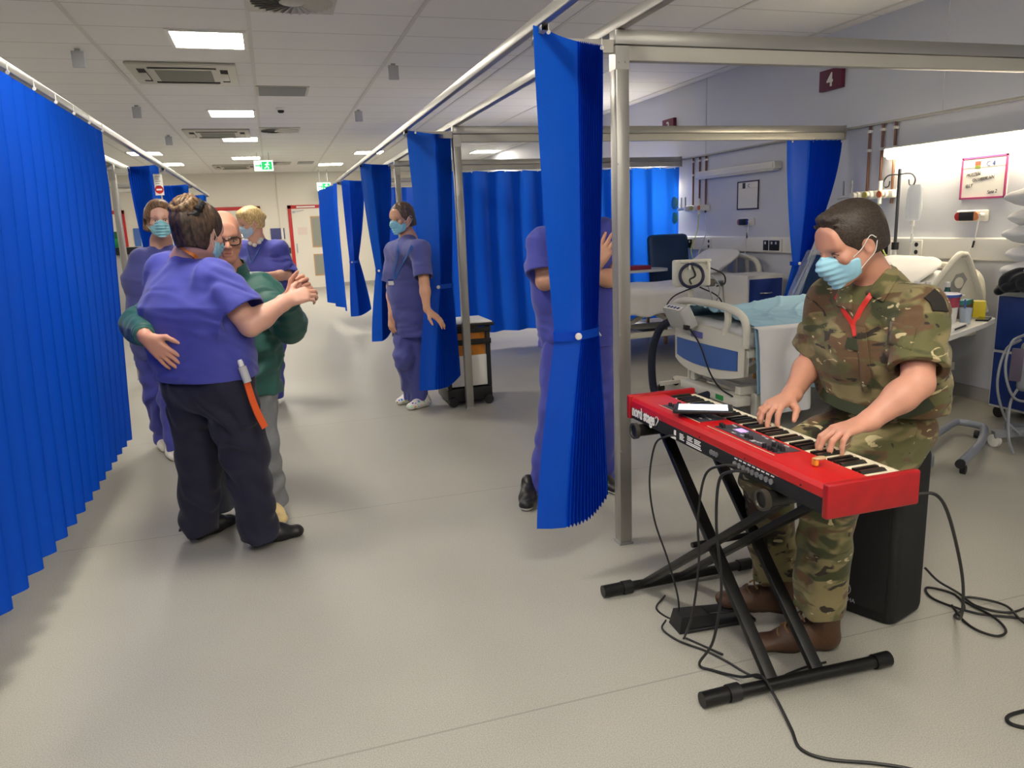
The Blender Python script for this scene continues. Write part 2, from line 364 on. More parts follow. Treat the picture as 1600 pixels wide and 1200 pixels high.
# hanging green exit signs: running figure, arrow and doorway
exit_green = mat('exit_green', (30, 170, 95), .5, emit=(30, 185, 100), es=.9)
exit_white = mat('exit_white', (235, 250, 235), .5, emit=(225, 255, 230), es=1.1)
def exit_sign(x, y, z, w, h, label):
    r = thing('exit_sign', label, 'exit sign', (x, y, CZ))
    MB().bb((x-w/2, y, z-h/2), (x+w/2, y+.04, z+h/2), .006).build('panel', exit_white, r)
    mb = MB(); yy = y-.004
    mb.bb((x-.05*w/.5, yy, z-h*.38), (x+.22*w/.5, yy+.004, z+h*.38)); mb.build('green_field', exit_green, r)
    mb = MB(); s = w/.5; q = yy-.002
    P = lambda a, b2: (x+.09*s+a*s*1.1, q, z+b2*h*1.7)
    mb.lathe(P(.02, .16), [(.022*s, 0), (.022*s, .003)], 12, (0, -1, 0))
    for a, b2 in ((P(.015, .12), P(-.01, -.02)), (P(-.01, -.02), P(.035, -.1)), (P(.035, -.1), P(.02, -.2)), (P(-.01, -.02), P(-.03, -.12)), (P(-.03, -.12), P(-.07, -.14)), (P(.01, .1), P(.06, .03)), (P(.01, .1), P(-.05, .05))): mb.bar(a, b2, .02*s, .004, (0, 1, 0))
    mb.build('running_figure', exit_white, r)
    mb = MB().bar((x-.22*s, q, z), (x-.09*s, q, z), .03*s, .004, (0, 1, 0)); mb.prism([(x-.1*s, q, z-h*.3), (x-.1*s, q, z+h*.3), (x-.05*s, q, z)], (0, .003, 0)); mb.build('arrow', exit_green, r)
    mb = MB().cyl((x-w*.3, y+.02, z+h/2), (x-w*.3, y+.02, CZ), .006, 6).cyl((x+w*.3, y+.02, z+h/2), (x+w*.3, y+.02, CZ), .006, 6); mb.build('hanger', steel, r)
exit_sign(.0, 16.2, 2.80, .36, .2, 'green and white hanging exit sign, the larger one over the aisle')
exit_sign(1.43, 20.6, 2.62, .34, .2, 'green and white hanging exit sign, the smaller one over the far door')
# ---------------------------------------------------------------- curtain framework
RZ = 2.19
tag(MB().bb((.975, -1.0, RZ-.035), (1.005, 14.5, RZ+.006), .004).build('curtain_rail', alu, ang=30), 'long pale metal curtain rail along the bays with the number signs', 'curtain rail', 'aisle curtain rails')
tag(MB().bb((-.985, -1.0, RZ-.035), (-.945, 14.5, RZ+.006), .004).build('curtain_rail', alu), 'long pale metal curtain rail carrying the big spread blue curtain', 'curtain rail', 'aisle curtain rails')
def post(x, y, label):
    r = thing('frame_post', label, 'post', (x, y, 0), 'curtain frame posts')
    MB().bb((x-.03, y-.03, .008), (x+.03, y+.03, 2.16), .005).build('upright', alu, r)
    MB().bb((x-.034, y-.034, 0), (x+.034, y+.034, .012)).build('foot_plate', steel, r)
    mb = MB().bb((x-.031, y-.031, 2.07), (x+.031, y+.031, 2.16))
    for a in (-.014, .014): mb.lathe((x+a, y-.031, 2.10), [(.006, 0), (.006, .004)], 8, (0, -1, 0))
    mb.build('bracket', alu, r)
    mb = MB()
    for z in (.45, .98, 1.7): mb.lathe((x-.022, y-.03, z), [(.005, 0), (.004, .003)], 8, (0, -1, 0))
    mb.build('screw', steel, r)
post(1.43, 3.0, 'square metal post between the tied curtain and the red keyboard')
post(1.43, 5.9, 'square metal post in front of the waste bag trolley')
post(1.43, 8.8, 'square metal post behind the head of the leaning nurse')
post(-1.48, 8.8, 'square metal post beside the big spread curtain')
def cross_beam(x0, x1, y, label):
    r = thing('cross_rail', label, 'rail', (x0, y, 2.11), 'cross rails over the bays')
    MB().bb((x0, y-.03, 2.165), (x1, y+.03, 2.222), .003).build('upper_rail', alu, r)
    MB().bb((x0+(.062 if x0 > 0 else 0), y-.022, 2.105), (x1-(.0 if x0 > 0 else .062), y+.022, 2.163), .003).build('lower_rail', cream_metal, r)
    MB().bb((x1-.01, y-.035, 2.1), (x1+.005, y+.035, 2.225)).build('wall_flange', alu, r)
cross_beam(1.40, 5.03, 3.0, 'pale metal cross rail below the number 4 sign, largest in view')
cross_beam(1.40, 5.03, 5.9, 'pale metal cross rail in front of the half hidden number 3 sign')
cross_beam(1.40, 5.03, 8.8, 'pale metal cross rail carrying the spread curtain beyond the far bed')
cross_beam(1.40, 5.03, 11.7, 'pale metal cross rail seen behind the third post')
cross_beam(-5.0, -1.46, 8.8, 'grey cross rail meeting the post beside the big spread curtain')
cross_beam(-5.0, -1.46, 11.7, 'grey cross rail further in, past the post by the spread curtain')
tag(MB().bb((1.41, -1, 2.224), (1.45, 11.7, 2.268), .003).build('long_rail', alu), 'pale metal rail joining the tops of the posts lengthways', 'rail')
tag(MB().bb((-1.505, 5.5, 2.224), (-1.455, 11.7, 2.285), .003).build('long_rail', alu), 'pale metal rail on top of the post beside the big spread curtain', 'rail')
def curve_bracket(sx, y, label):
    x0 = .992*sx if sx > 0 else -.962; x1 = 1.40*sx if sx > 0 else -1.45
    P = [V(x0, y-.32, 0), V(x0+.01*sx, y-.2, 0), V(x0+.05*sx, y-.08, 0), V(x0+.14*sx, y-.015, 0), V(x0+.25*sx, y, 0), V(x1, y, 0)]
    P = spline(P, 5); mb = MB(); G = []
    for i, p in enumerate(P):
        t = unit(P[min(i+1, len(P)-1)]-P[max(i-1, 0)]); n = V(-t[1], t[0], 0)*.012
        G.append([p+n+V(0, 0, 2.135), p+n+V(0, 0, 2.185), p-n+V(0, 0, 2.185), p-n+V(0, 0, 2.135)])
    mb.grid(G, 0, True); tag(mb.build('curved_rail', cream_metal), label, 'rail', 'curved corner rails')
for y, lb in ((3.0, 'curved white corner rail above the largest tied blue curtain'), (5.9, 'curved white corner rail carrying the tied curtain by the leaning nurse'), (8.8, 'curved white corner rail of the third tied curtain'), (11.7, 'curved white corner rail of the most distant tied curtain')): curve_bracket(1, y, lb)
for y, lb in ((8.8, 'curved grey corner rail carrying the curtain with the notice'), (11.7, 'curved grey corner rail beyond the curtain with the notice'), (14.4, 'last curved grey corner rail on the notice side')): curve_bracket(-1, y, lb)
# ---------------------------------------------------------------- curtains
hook_w = white_plastic
def hooks(root, pts):
    for p in pts:
        mb = MB().lathe(p, [(.008, 0), (.008, .003)], 10, (-.3, -1, 0)).cyl(V(*p)+V(0, 0, .004), V(*p)+V(0, 0, .04), .002, 6)
        mb.build('hook', hook_w, root)
def spread_curtain(label, a, b, zt, zb, wl, amp, n_hook=0, tri=.5, hookside=-1, hem=None, taper=0.):
    """pleated curtain hanging along a straight rail a->b"""
    a = V(*a, 0); b = V(*b, 0); L = np.linalg.norm(b-a); d = (b-a)/L; nrm = V(-d[1], d[0], 0)
    r = thing('bay_curtain', label, 'curtain', (*(a+b)[:2]/2, zb), 'blue bay curtains')
    N = int(L/wl*12); rows = 22; G = []
    for i in range(rows+1):
        f = i/rows; z0 = zt+(zb-zt)*f; row = []
        for j in range(N+1):
            s = j/N*L; ph = 2*PI*s/wl+.5*math.sin(1.3*s+2*f)+.25*math.sin(5.1*s)
            w = math.sin(ph); w = (1-tri)*w+tri*(2/PI)*math.asin(.985*math.sin(ph))
            am = amp*(.55+.45*min(1, f*5))*(1+.35*math.sin(.9*s+1+1.5*f))
            p = a+d*s*(1-taper*f)+nrm*(am*w+.012*f*math.sin(2.2*s+3*f))
            zz = z0 - (.018*abs(math.cos(ph/2+.4)) if i == 0 else 0)
            row.append(p+V(0, 0, zz))
        G.append(row)
    MB().grid(G).build('cloth', blue_cloth, r, 180)
    if n_hook:
        hp = []
        for k in range(n_hook):
            s = (k+.5)/n_hook*L; p = a+d*s+nrm*(amp*.8*hookside); hp.append((p[0], p[1], zt-.02))
        hooks(r, hp)
    return r
def gathered(label, T, W, B, zt, zw, zb, flat=.5, nple=12, amp=(.012, .01, .016), nrm=(-.35, -.94), rise=.08, button=True, band=True, hk=2):
    """tied-back curtain: T, W, B are plan polylines at rail, tie and hem"""
    nv = V(*unit(nrm), 0); N = 12*8; rows = 48
    def along(Pl, s):
        Pl = [V(*p, 0) for p in Pl]; k = s*(len(Pl)-1); i = min(int(k), len(Pl)-2); return Pl[i]+(Pl[i+1]-Pl[i])*(k-i)
    c0 = along(W, .5); r = thing('tied_curtain', label, 'curtain', (c0[0], c0[1], zb), 'tied back blue curtains')
    J = [flat*j/10 for j in range(10)]+[flat+(1-flat)*j/(nple*8) for j in range(nple*8+1)]
    G = []
    for i in range(rows+1):
        f = i/rows; z = zt+(zb-zt)*f; fw = (zt-zw)/(zt-zb); row = []
        for s in J:
            if f < fw:
                u = f/fw; e = u**1.6; p = along(T, s)*(1-e)+along(W, s)*e; am = amp[0]*(1-u)+amp[1]*u
            else:
                u = (f-fw)/(1-fw); e = 1-(1-u)**1.35; p = along(W, s)*(1-e)+along(B, s)*e; am = amp[1]*(1-u)+amp[2]*u
            if s > flat: ph = (s-flat)/(1-flat)*nple*2*PI; off = am*(2/PI)*math.asin(.985*math.sin(ph))*2.1*min(1, (s-flat)/(1-flat)*6)
            else: off = -.012*math.sin(PI*s/flat)*(1+math.sin(4*f+1))
            zz = z+rise*f*(max(0, s-.45)/.55)**2
            row.append(p-nv*off*-1+V(0, 0, zz))
        G.append(row)
    MB().grid(G).build('cloth', blue_cloth, r, 50)
    if band:
        P = [along(W, s)+nv*.018 for s in (0, .25, .5, .75, 1)]
        P = [P[0]-nv*.07]+P+[P[-1]-nv*.07]; P = spline(P, 4); G = [[p+V(0, 0, zw+.018) for p in P], [p+V(0, 0, zw-.018) for p in P]]
        MB().grid(G).build('tieback', blue_cloth, r)
    if button:
        p = along(W, .32)+nv*.03; MB().lathe((p[0], p[1], zw), [(.014, 0), (.014, .006), (.006, .01)], 14, (nv[0], nv[1], 0)).build('button', white_plastic, r)
    hooks(r, [(*(along(T, s)[:2]+nv[:2]*.012), zt-.012) for s in ([.1, .97] if hk == 2 else [.1, .5, .97])])
    return r
spread_curtain('big blue pleated curtain spread along the rail in front', (-.95, .2), (-.95, 5.52), 2.148, .30, .175, .042, 15, hookside=-1, taper=.105)
def two(fp, pp, n=40, fl=.35):
    def rs(P, k):
        P = np.array(P, float); L = np.concatenate([[0], np.cumsum(np.linalg.norm(np.diff(P, axis=0), axis=1))]); t = np.linspace(0, L[-1], k); return [(np.interp(x, L, P[:, 0]), np.interp(x, L, P[:, 1])) for x in t]
    a = int(round(n*fl)); return rs(fp, a+1)+rs(pp, n-a+1)[1:]
def drawn(label, dx, dy, zt=2.155, nple=14):
    o = lambda P: [(x+dx, y+dy) for x, y in P]
    return gathered(label, two(o([(.955, 2.70), (1.02, 2.74), (1.13, 2.84), (1.20, 2.90)]), o([(1.20, 2.90), (1.27, 2.93), (1.34, 2.96)])), two(o([(1.052, 2.83), (1.10, 2.815), (1.16, 2.82)]), o([(1.16, 2.82), (1.22, 2.85), (1.275, 2.90)])), two(o([(.945, 2.82), (1.0, 2.795), (1.055, 2.785)]), o([(1.055, 2.785), (1.18, 2.81), (1.295, 2.87)])), zt, 1.02, .215, flat=.35, nple=nple, amp=(.010, .008, .011))
drawn('largest tied blue curtain, hiding a person in scrubs beside the metal post', 0, 0)
drawn('tied blue curtain beside the leaning nurse and the waste trolley', .055, 2.965, 2.165, 13)
gathered('tied blue curtain just behind the leaning nurse', [(.985, 8.5), (1.03, 8.56), (1.12, 8.66), (1.22, 8.74), (1.36, 8.78)], [(1.09, 8.65), (1.12, 8.64), (1.16, 8.66), (1.2, 8.7), (1.24, 8.75)], [(.985, 8.65), (1.05, 8.63), (1.1, 8.63), (1.16, 8.68), (1.22, 8.75)], 2.18, 1.02, .22, flat=.5, nple=12)
gathered('most distant tied blue curtain on the side of the number signs', [(1.03, 11.3), (1.09, 11.38), (1.15, 11.48), (1.25, 11.6), (1.39, 11.66)], [(1.07, 11.46), (1.10, 11.46), (1.14, 11.47), (1.18, 11.5), (1.21, 11.53)], [(1.02, 11.44), (1.07, 11.42), (1.14, 11.44), (1.23, 11.48), (1.34, 11.54)], 2.19, 1.02, .22, flat=.5, nple=12)
spread_curtain('loose blue curtain hanging along the rail near the far door', (.83, 13.5), (.975, 11.28), 2.16, .32, .75, .06, 4)
spread_curtain('spread blue curtain closing the bay beyond the far bed', (1.98, 8.8), (5.02, 8.8), 2.1, .2, .29, .07, 15, tri=1.)
spread_curtain('blue curtain glimpsed behind the third post', (1.5, 11.7), (5.02, 11.7), 2.1, .2, .3, .045, 12, tri=.75)
gathered('tied blue curtain against the wall behind the soldier', [(4.43, 5.9), (4.55, 5.885), (4.7, 5.89), (4.88, 5.9), (5.02, 5.9)], [(4.52, 5.88), (4.56, 5.87), (4.6, 5.87), (4.65, 5.88), (4.69, 5.9)], [(4.34, 5.86), (4.42, 5.84), (4.5, 5.85), (4.6, 5.87), (4.70, 5.88)], 2.10, 1.02, .25, flat=.4, nple=7, amp=(.02, .012, .02), nrm=(-.2, -.98), hk=3)
nc = gathered('gathered blue curtain carrying the paper notice', [(-1.0, 8.48), (-1.03, 8.56), (-1.1, 8.66), (-1.2, 8.74), (-1.33, 8.78)], [(-1.10, 8.64), (-1.12, 8.63), (-1.15, 8.64), (-1.19, 8.68), (-1.24, 8.72)], [(-1.0, 8.62), (-1.05, 8.6), (-1.12, 8.6), (-1.2, 8.66), (-1.3, 8.72)], 2.2, 1.02, .25, flat=.5, nple=12, nrm=(.35, -.94))
gathered('blue curtain gathered beyond the one with the notice', [(-1.0, 11.35), (-1.03, 11.45), (-1.1, 11.55), (-1.2, 11.62), (-1.38, 11.68)], [(-1.10, 11.5), (-1.12, 11.5), (-1.15, 11.52), (-1.19, 11.55), (-1.24, 11.6)], [(-1.0, 11.5), (-1.05, 11.48), (-1.12, 11.5), (-1.2, 11.55), (-1.3, 11.6)], 2.18, 1.02, .25, flat=.35, nple=12, nrm=(.35, -.94))
gathered('smallest blue curtain glimpsed at the end of its rail', [(-.98, 14.05), (-1.02, 14.15), (-1.1, 14.25), (-1.2, 14.32), (-1.4, 14.38)], [(-1.10, 14.2), (-1.12, 14.2), (-1.15, 14.22), (-1.19, 14.25), (-1.24, 14.3)], [(-1.0, 14.2), (-1.05, 14.18), (-1.12, 14.2), (-1.2, 14.25), (-1.3, 14.3)], 2.17, 1.02, .25, flat=.5, nple=12, nrm=(.35, -.94))
# paper notice pinned to the gathered curtain
t = thing('curtain_notice', 'white paper notice with a red no entry disc on the gathered curtain', 'notice', (-1.04, 8.5, 1.9))
R0 = PY(239, 272, 8.46); R1 = PY(257, 305, 8.46)
x0, x1, z1, z0 = R0[0], R1[0], R0[2], R1[2]
MB().bb((x0, 8.455, z0), (x1, 8.461, z1)).build('sheet', paper, t)
MB().lathe(((x0+x1)/2, 8.455, z0+.055), [(.04, 0), (.04, .003)], 20, (0, -1, 0)).build('red_disc', red_paint, t)
MB().bb(((x0+x1)/2-.025, 8.449, z0+.047), ((x0+x1)/2+.025, 8.452, z0+.063)).build('white_bar', paper, t)
mb = MB()
for k in range(5): mb.bb((x0+.015, 8.452, z1-.03-k*.022), (x1-.02-.01*(k % 2), 8.455, z1-.024-k*.022))
mb.build('print', grey_plastic, t)
# ---------------------------------------------------------------- right wall fittings
YD, ZD = V(0, -1, 0), V(0, 0, 1)
def number_sign(n, y, z, label):
    r = thing('bay_number_sign', label, 'sign', (5.03, y, z))
    MB().bb((4.985, y-.145, z-.09), (5.029, y+.145, z+.09), .004).build('plate', maroon, r)
    text_mb(n, .16, (4.984, y, z-.057), YD, ZD, .004, align='CENTER', bold=.004).build('number', paper, r)
p = PX(1299, 124, 5.0); number_sign('4', p[1], p[2], 'maroon sign with a white 4 high on the wall')
p = PX(1045, 195, 5.0); number_sign('3', p[1], p[2]-.02, 'maroon sign with a 3 half hidden behind a cross rail')
def bed_lamp(y0, y1, z, on, label):
    r = thing('wall_lamp', label, 'wall lamp', (5.1, (y0+y1)/2, z), 'bedhead strip lamps')
    MB().bb((5.0, y0, z), (5.095, y1, z+.075), .008).build('housing', white_plastic, r)
    MB().bb((5.01, y0+.03, z-.016), (5.085, y1-.03, z+.004), .006).build('diffuser', (bed_lamp_on if on is True else on) if on else white_plastic, r)
    MB().bb((4.992, y0+.02, z+.004), (5.004, y1-.02, z+.062), .003).build('front_lens', (bed_lamp_on if on is True else on) if on else white_plastic, r)
bed_lamp(3.85, 5.38, 1.90, True, 'lit strip lamp over the name board and drip bag')
bed_lamp(6.85, 8.40, 1.93, False, 'unlit white strip lamp over the far bed')
bed_lamp(9.1, 10.6, 1.93, bed_lamp_hi, 'lit strip lamp behind the spread blue curtain')
def added_uplight(y0, y1, label):  # unseen strip lamps added so their uplight brightens ceiling and curtain
    r = thing('wall_lamp', label, 'wall lamp', (-5.1, (y0+y1)/2, 1.9), 'bedhead strip lamps')
    MB().bb((-5.1, y0, 1.9), (-5.0, y1, 1.975), .008).build('housing', white_plastic, r)
    MB().bb((-5.085, y0+.03, 1.884), (-5.01, y1-.03, 1.904), .006).build('diffuser', white_plastic, r); MB().bb((-5.085, y0+.03, 1.97), (-5.01, y1-.03, 1.982), .004).build('uplight', bed_lamp_on, r)
added_uplight(2.2, 3.8, 'unseen strip uplight added on the wall behind the big spread curtain'); added_uplight(5.6, 7.2, 'unseen strip uplight added in the opposite bay past the big spread curtain')
def board(yc, zc, w, h, label, frame_m):
    r = thing('patient_board', label, 'whiteboard', (5.1, yc, zc-h/2))
    x = 5.085; MB().bb((x, yc-w/2, zc-h/2), (5.099, yc+w/2, zc+h/2)).build('panel', paper, r)
    mb = MB(); f = .014
    for a, b2 in (((-w/2, -h/2), (w/2, -h/2+f)), ((-w/2, h/2-f), (w/2, h/2)), ((-w/2, -h/2), (-w/2+f, h/2)), ((w/2-f, -h/2), (w/2, h/2))):
        mb.bb((x-.006, yc+a[0], zc+a[1]), (x+.004, yc+b2[0], zc+b2[1]))
    mb.build('frame', frame_m, r); MB().bb((x-.002, yc-w/2+.02, zc+h*.24), (x+.001, yc+w/2-.02, zc+h*.245)).build('rule_line', grey_plastic, r)
    return r, x-.003
r, x = board(4.47, 1.675, .385, .31, 'white name board with a pink frame and handwriting by the lit strip lamp', mat('pink_frame', (176, 66, 120), .5))
MB().bb((x-.001, 4.50, 1.765), (x+.002, 4.545, 1.795)).build('red_patch', mat('tulip_red', (215, 80, 60), .6), r)
MB().bb((x-.001, 4.50, 1.745), (x+.002, 4.545, 1.766)).build('green_patch', mat('leaf_green', (120, 140, 60), .6), r)
text_mb('C 4', .05, (x, 4.45, 1.755), YD, ZD, .002).build('bay_code', blue_panel, r)
for s, y, z, q in (('PIOSTEN', 4.615, 1.685, .036), ('CHAMBERLAIN', 4.56, 1.648, .032), ('ELLY', 4.615, 1.605, .034), ('Sana 2', 4.425, 1.553, .036)):
    text_mb(s, q, (x, y, z), unit(V(0, -1, .09)), ZD, .002, shear=.15, sx=.85).build('handwriting', ink, r)
r, x = board(7.42, 1.685, .40, .31, 'white name board with a dark frame beside the tied wall curtain', mat('plum_frame', (48, 34, 70), .5))
MB().bb((x-.001, 7.47, 1.76), (x+.002, 7.52, 1.82)).build('dark_patch', ink, r)
text_mb('C', .05, (x, 7.42, 1.77), YD, ZD, .002).build('bay_code', blue_panel, r)
def call_unit(y, z, label, ring):
    r = thing('call_handset', label, 'call button', (5.1, y, z))
    MB().bb((5.06, y-.13, z-.04), (5.099, y+.13, z+.045), .012).build('backplate', white_plastic, r)
    MB().bb((5.02, y-.055, z-.033), (5.062, y+.075, z+.036), .01).build('handset', black_plastic, r)
    for dy, m in ((.085, ring[0]), (-.06, ring[1])): MB().lathe((5.045, y+dy, z), [(.032, 0), (.032, .014), (.014, .016)], 18, (-1, 0, 0)).build('ring', m, r)
    MB().lathe((5.06, y-.105, z+.005), [(.018, 0), (.018, .02), (.012, .03)], 14, (-1, 0, 0)).build('socket_knob', white_plastic, r)
    return r
c1 = call_unit(4.53, 1.395, 'black call handset with red rings below the pink framed board', (red_paint, mat('orange_ring', (220, 140, 90), .5)))
c2 = call_unit(7.42, 1.395, 'black call handset below the dark framed board', (mat('rosy_ring', (170, 90, 100), .5), blue_panel))
def cord(pts, label, m=None, r=.004, name='call_cord', cat='cord', n=7):
    return tag(MB().tube(spline(pts, n), r, 7).build(name, m or white_plastic), label, cat)
k1 = MB().tube(spline([(5.03, 4.425, 1.385), (5.02, 4.45, 1.2), (5.02, 4.52, 1.05), (5.0, 4.5, .9), (5.0, 4.5, .78)], 7), .004, 7).build('call_cord', white_plastic, c1)
MB().cyl((5.021, 4.445, 1.215), (5.02, 4.455, 1.165), .007, 8).build('cord_grip', black_plastic, k1)
k2 = MB().tube(spline([(5.03, 7.315, 1.385), (5.03, 7.34, 1.2), (5.02, 7.35, 1.0), (5.0, 7.3, .9)], 7), .004, 7).build('call_cord', white_plastic, c2)
MB().cyl((5.03, 7.335, 1.28), (5.03, 7.34, 1.22), .007, 8).build('cord_grip', black_plastic, k2)
def pipes(y0, label):
    for k, dy in enumerate((0, -.15, -.29)):
        r = thing('copper_pipe', label % ('first', 'second', 'third')[k], 'pipe', (5.08, y0+dy, 1.2), 'wall gas pipes')
        MB().cyl((5.08, y0+dy, 1.60 if k < 2 else 1.52), (5.08, y0+dy, 2.185), .011, 12).build('tube', copper, r)
        for z in (2.14, 1.98): MB().bb((5.062, y0+dy-.018, z-.012), (5.1, y0+dy+.018, z+.012), .004).build('clip', white_plastic, r)
pipes(5.63, '%s copper pipe from the tied wall curtain, above the drip stand')
pipes(8.57, '%s copper pipe in the group above the far bed')
def gas_outlet(y, z, label, tube_pts, tube_lab, mask=False):
    r = thing('oxygen_outlet', label, 'gas outlet', (5.1, y, z-.05))
    MB().bb((5.05, y-.42, z-.035), (5.099, y+.1, z+.035), .012).build('wall_plate', white_plastic, r)
    for k, (dy, m) in enumerate(((-.02, white_plastic), (-.17, mat('outlet_yellow%d' % y, (190, 180, 90), .5)), (-.34, mat('outlet_orange%d' % y, (225, 120, 70), .5)))):
        f = MB().lathe((5.052, y+dy, z), [(.036, 0), (.036, .03), (.024, .034), (.024, .06)], 18, (-1, 0, 0)).build('valve', white_plastic, r)
        MB().lathe((4.993, y+dy, z), [(.028, 0), (.028, .012)], 18, (-1, 0, 0)).build('dial', m, f)
    MB().cyl((5.0, y-.33, z-.08), (5.0, y-.33, z+.11), .018, 12).build('flowmeter', white_plastic, r)
    MB().cyl((5.01, y+.0, z), (5.0, y+.18, z-.01), .016, 10).build('suction_port', white_plastic, r)
    for dy in (.03, .13): MB().cyl((5.02, y+dy, z), (5.02, y+dy, z+.14), .008, 8).build('probe', grey_plastic, r)
    cord(tube_pts, tube_lab, MATS.get('oxygen_tube') or mat('oxygen_tube', (200, 214, 90), .35), .006, 'oxygen_tube', 'tube')
gas_outlet(5.72, 1.60, 'white oxygen valves with orange and yellow dials over the soldier', [(5.0, 5.39, 1.53), (4.95, 5.36, 1.4), (4.85, 5.2, 1.22), (4.8, 5.05, 1.08), (4.85, 5.0, 1.0)], 'yellow green oxygen tube hanging beside the drip stand')
gas_outlet(8.62, 1.58, 'oxygen valves on the wall at the end of the far bay', [(5.0, 8.3, 1.5), (4.95, 8.25, 1.3), (4.9, 8.3, 1.1), (4.9, 8.25, .95)], 'oxygen tube hanging over the far bed')
t = thing('oxygen_mask', 'teal oxygen mask hung on the valves in the far bay', 'mask', (4.97, 8.85, 1.4))
MB().ball((4.97, 8.85, 1.66), (.05, .07, .08), None, 10).build('shell', mat('mask_teal', (90, 170, 180), .35), t)
MB().ball((4.97, 8.83, 1.47), (.035, .06, .075), None, 10).build('reservoir', mat('bag_teal', (60, 150, 150), .35), t)
cord([(5.0, 8.15, 1.5), (4.98, 8.1, 1.3), (5.0, 8.2, 1.15), (4.98, 8.25, 1.05), (4.95, 8.2, .95)], 'clear white tube looped below the far bay valves', white_plastic, .005, 'suction_tube', 'tube')
def sockets(y0, label, w=.3):
    r = thing('wall_sockets', label, 'socket', (5.035, y0, 1.1), 'trunking sockets')
    MB().bb((5.02, y0-w, 1.085), (5.036, y0+.02, 1.215), .003).build('plate', white_plastic, r)
    MB().bb((5.013, y0-.085, 1.095), (5.022, y0, 1.2), .003).build('socket', black_plastic, r)
    MB().bb((5.013, y0-.27, 1.095), (5.022, y0-.105, 1.2), .003).build('socket', black_plastic, r)
    for a in (-.04, -.15, -.22): MB().bb((5.009, y0+a-.012, 1.16), (5.015, y0+a+.012, 1.185), .002).build('rocker', white_plastic, r)
sockets(7.02, 'black wall sockets left of the tied wall curtain on the pale trunking'.replace('left of', 'just before'))
sockets(5.55, 'black wall sockets on the trunking behind the soldier head')
sockets(8.75, 'black wall sockets behind the tall blue armchair')
r = thing('data_socket', 'white socket plate with two round holes beside the drip bag', 'socket', (5.03, 4.98, 1.1))
MB().bb((5.02, 4.93, 1.085), (5.036, 5.05, 1.215), .003).build('plate', white_plastic, r)
for z in (1.12, 1.18): MB().lathe((5.021, 4.98, z), [(.018, 0), (.018, .004)], 14, (-1, 0, 0)).build('round_jack', black_plastic, r)
r = thing('data_socket', 'socket plate with round holes on the trunking by the tall blue armchair', 'socket', (5.03, 8.1, 1.1))
MB().bb((5.02, 8.05, 1.085), (5.036, 8.17, 1.215), .003).build('plate', white_plastic, r)
for z in (1.12, 1.18): MB().lathe((5.021, 8.1, z), [(.018, 0), (.018, .004)], 14, (-1, 0, 0)).build('round_jack', black_plastic, r)
# ---------------------------------------------------------------- drip stand
DX, DY = 4.953, 5.135
t = thing('drip_stand', 'dark drip pole with curled hooks at the head of the bed behind the soldier', 'drip stand', (DX, DY, .6))
MB().cyl((DX, DY, 1.17), (DX, DY, 1.79), .013, 12).build('upper_pole', mat('dark_steel', (78, 80, 86), .4, .6), t)
MB().cyl((DX, DY, .60), (DX, DY, 1.17), .016, 12).build('lower_pole', white_plastic, t)
MB().cyl((DX, DY, 1.14), (DX, DY, 1.2), .028, 14).build('clamp', black_plastic, t)
hk = MB()
for s in (1, -1):
    P = [(DX, DY, 1.745), (DX, DY+s*.07, 1.75), (DX, DY+s*.13, 1.74), (DX, DY+s*.165, 1.70), (DX, DY+s*.15, 1.655), (DX, DY+s*.11, 1.66), (DX, DY+s*.10, 1.70)]
    MB().tube(spline(P, 6), .006, 8).build('hook', MATS['dark_steel'], t)
MB().cyl((DX, DY, .60), (DX, DY, .66), .026, 12).build('bed_socket', steel, t)
clear_bag = mat('clear_bag', (225, 232, 240), .12, alpha=.55, spec=.8)
t = thing('drip_bag', 'clear fluid bag hanging from the drip stand hook', 'drip bag', (DX-.01, DY-.18, 1.35))
mb = MB(); G = []
for z, w, d in ((1.655, .05, .004), (1.62, .075, .01), (1.55, .08, .024), (1.46, .08, .028), (1.40, .075, .022), (1.375, .06, .008)):
    G.append([(DX-.01+d*math.sin(a), DY-.18+w*math.cos(a), z) for a in [2*PI*k/20 for k in range(20)]])
mb.grid(G, 0, True).build('pouch', clear_bag, t)
MB().cyl((DX-.01, DY-.18, 1.33), (DX-.01, DY-.18, 1.375), .012, 10).build('port', white_plastic, t)
MB().cyl((DX-.01, DY-.18, 1.2), (DX-.01, DY-.18, 1.27), .011, 10).build('drip_chamber', clear_bag, t)
MB().tube(spline([(DX-.01, DY-.18, 1.33), (DX-.01, DY-.18, 1.2), (DX-.01, DY-.18, 1.13), (DX-.02, DY-.15, 1.06), (DX-.04, DY-.1, 1.0)], 6), .003, 6).build('line', white_plastic, t)
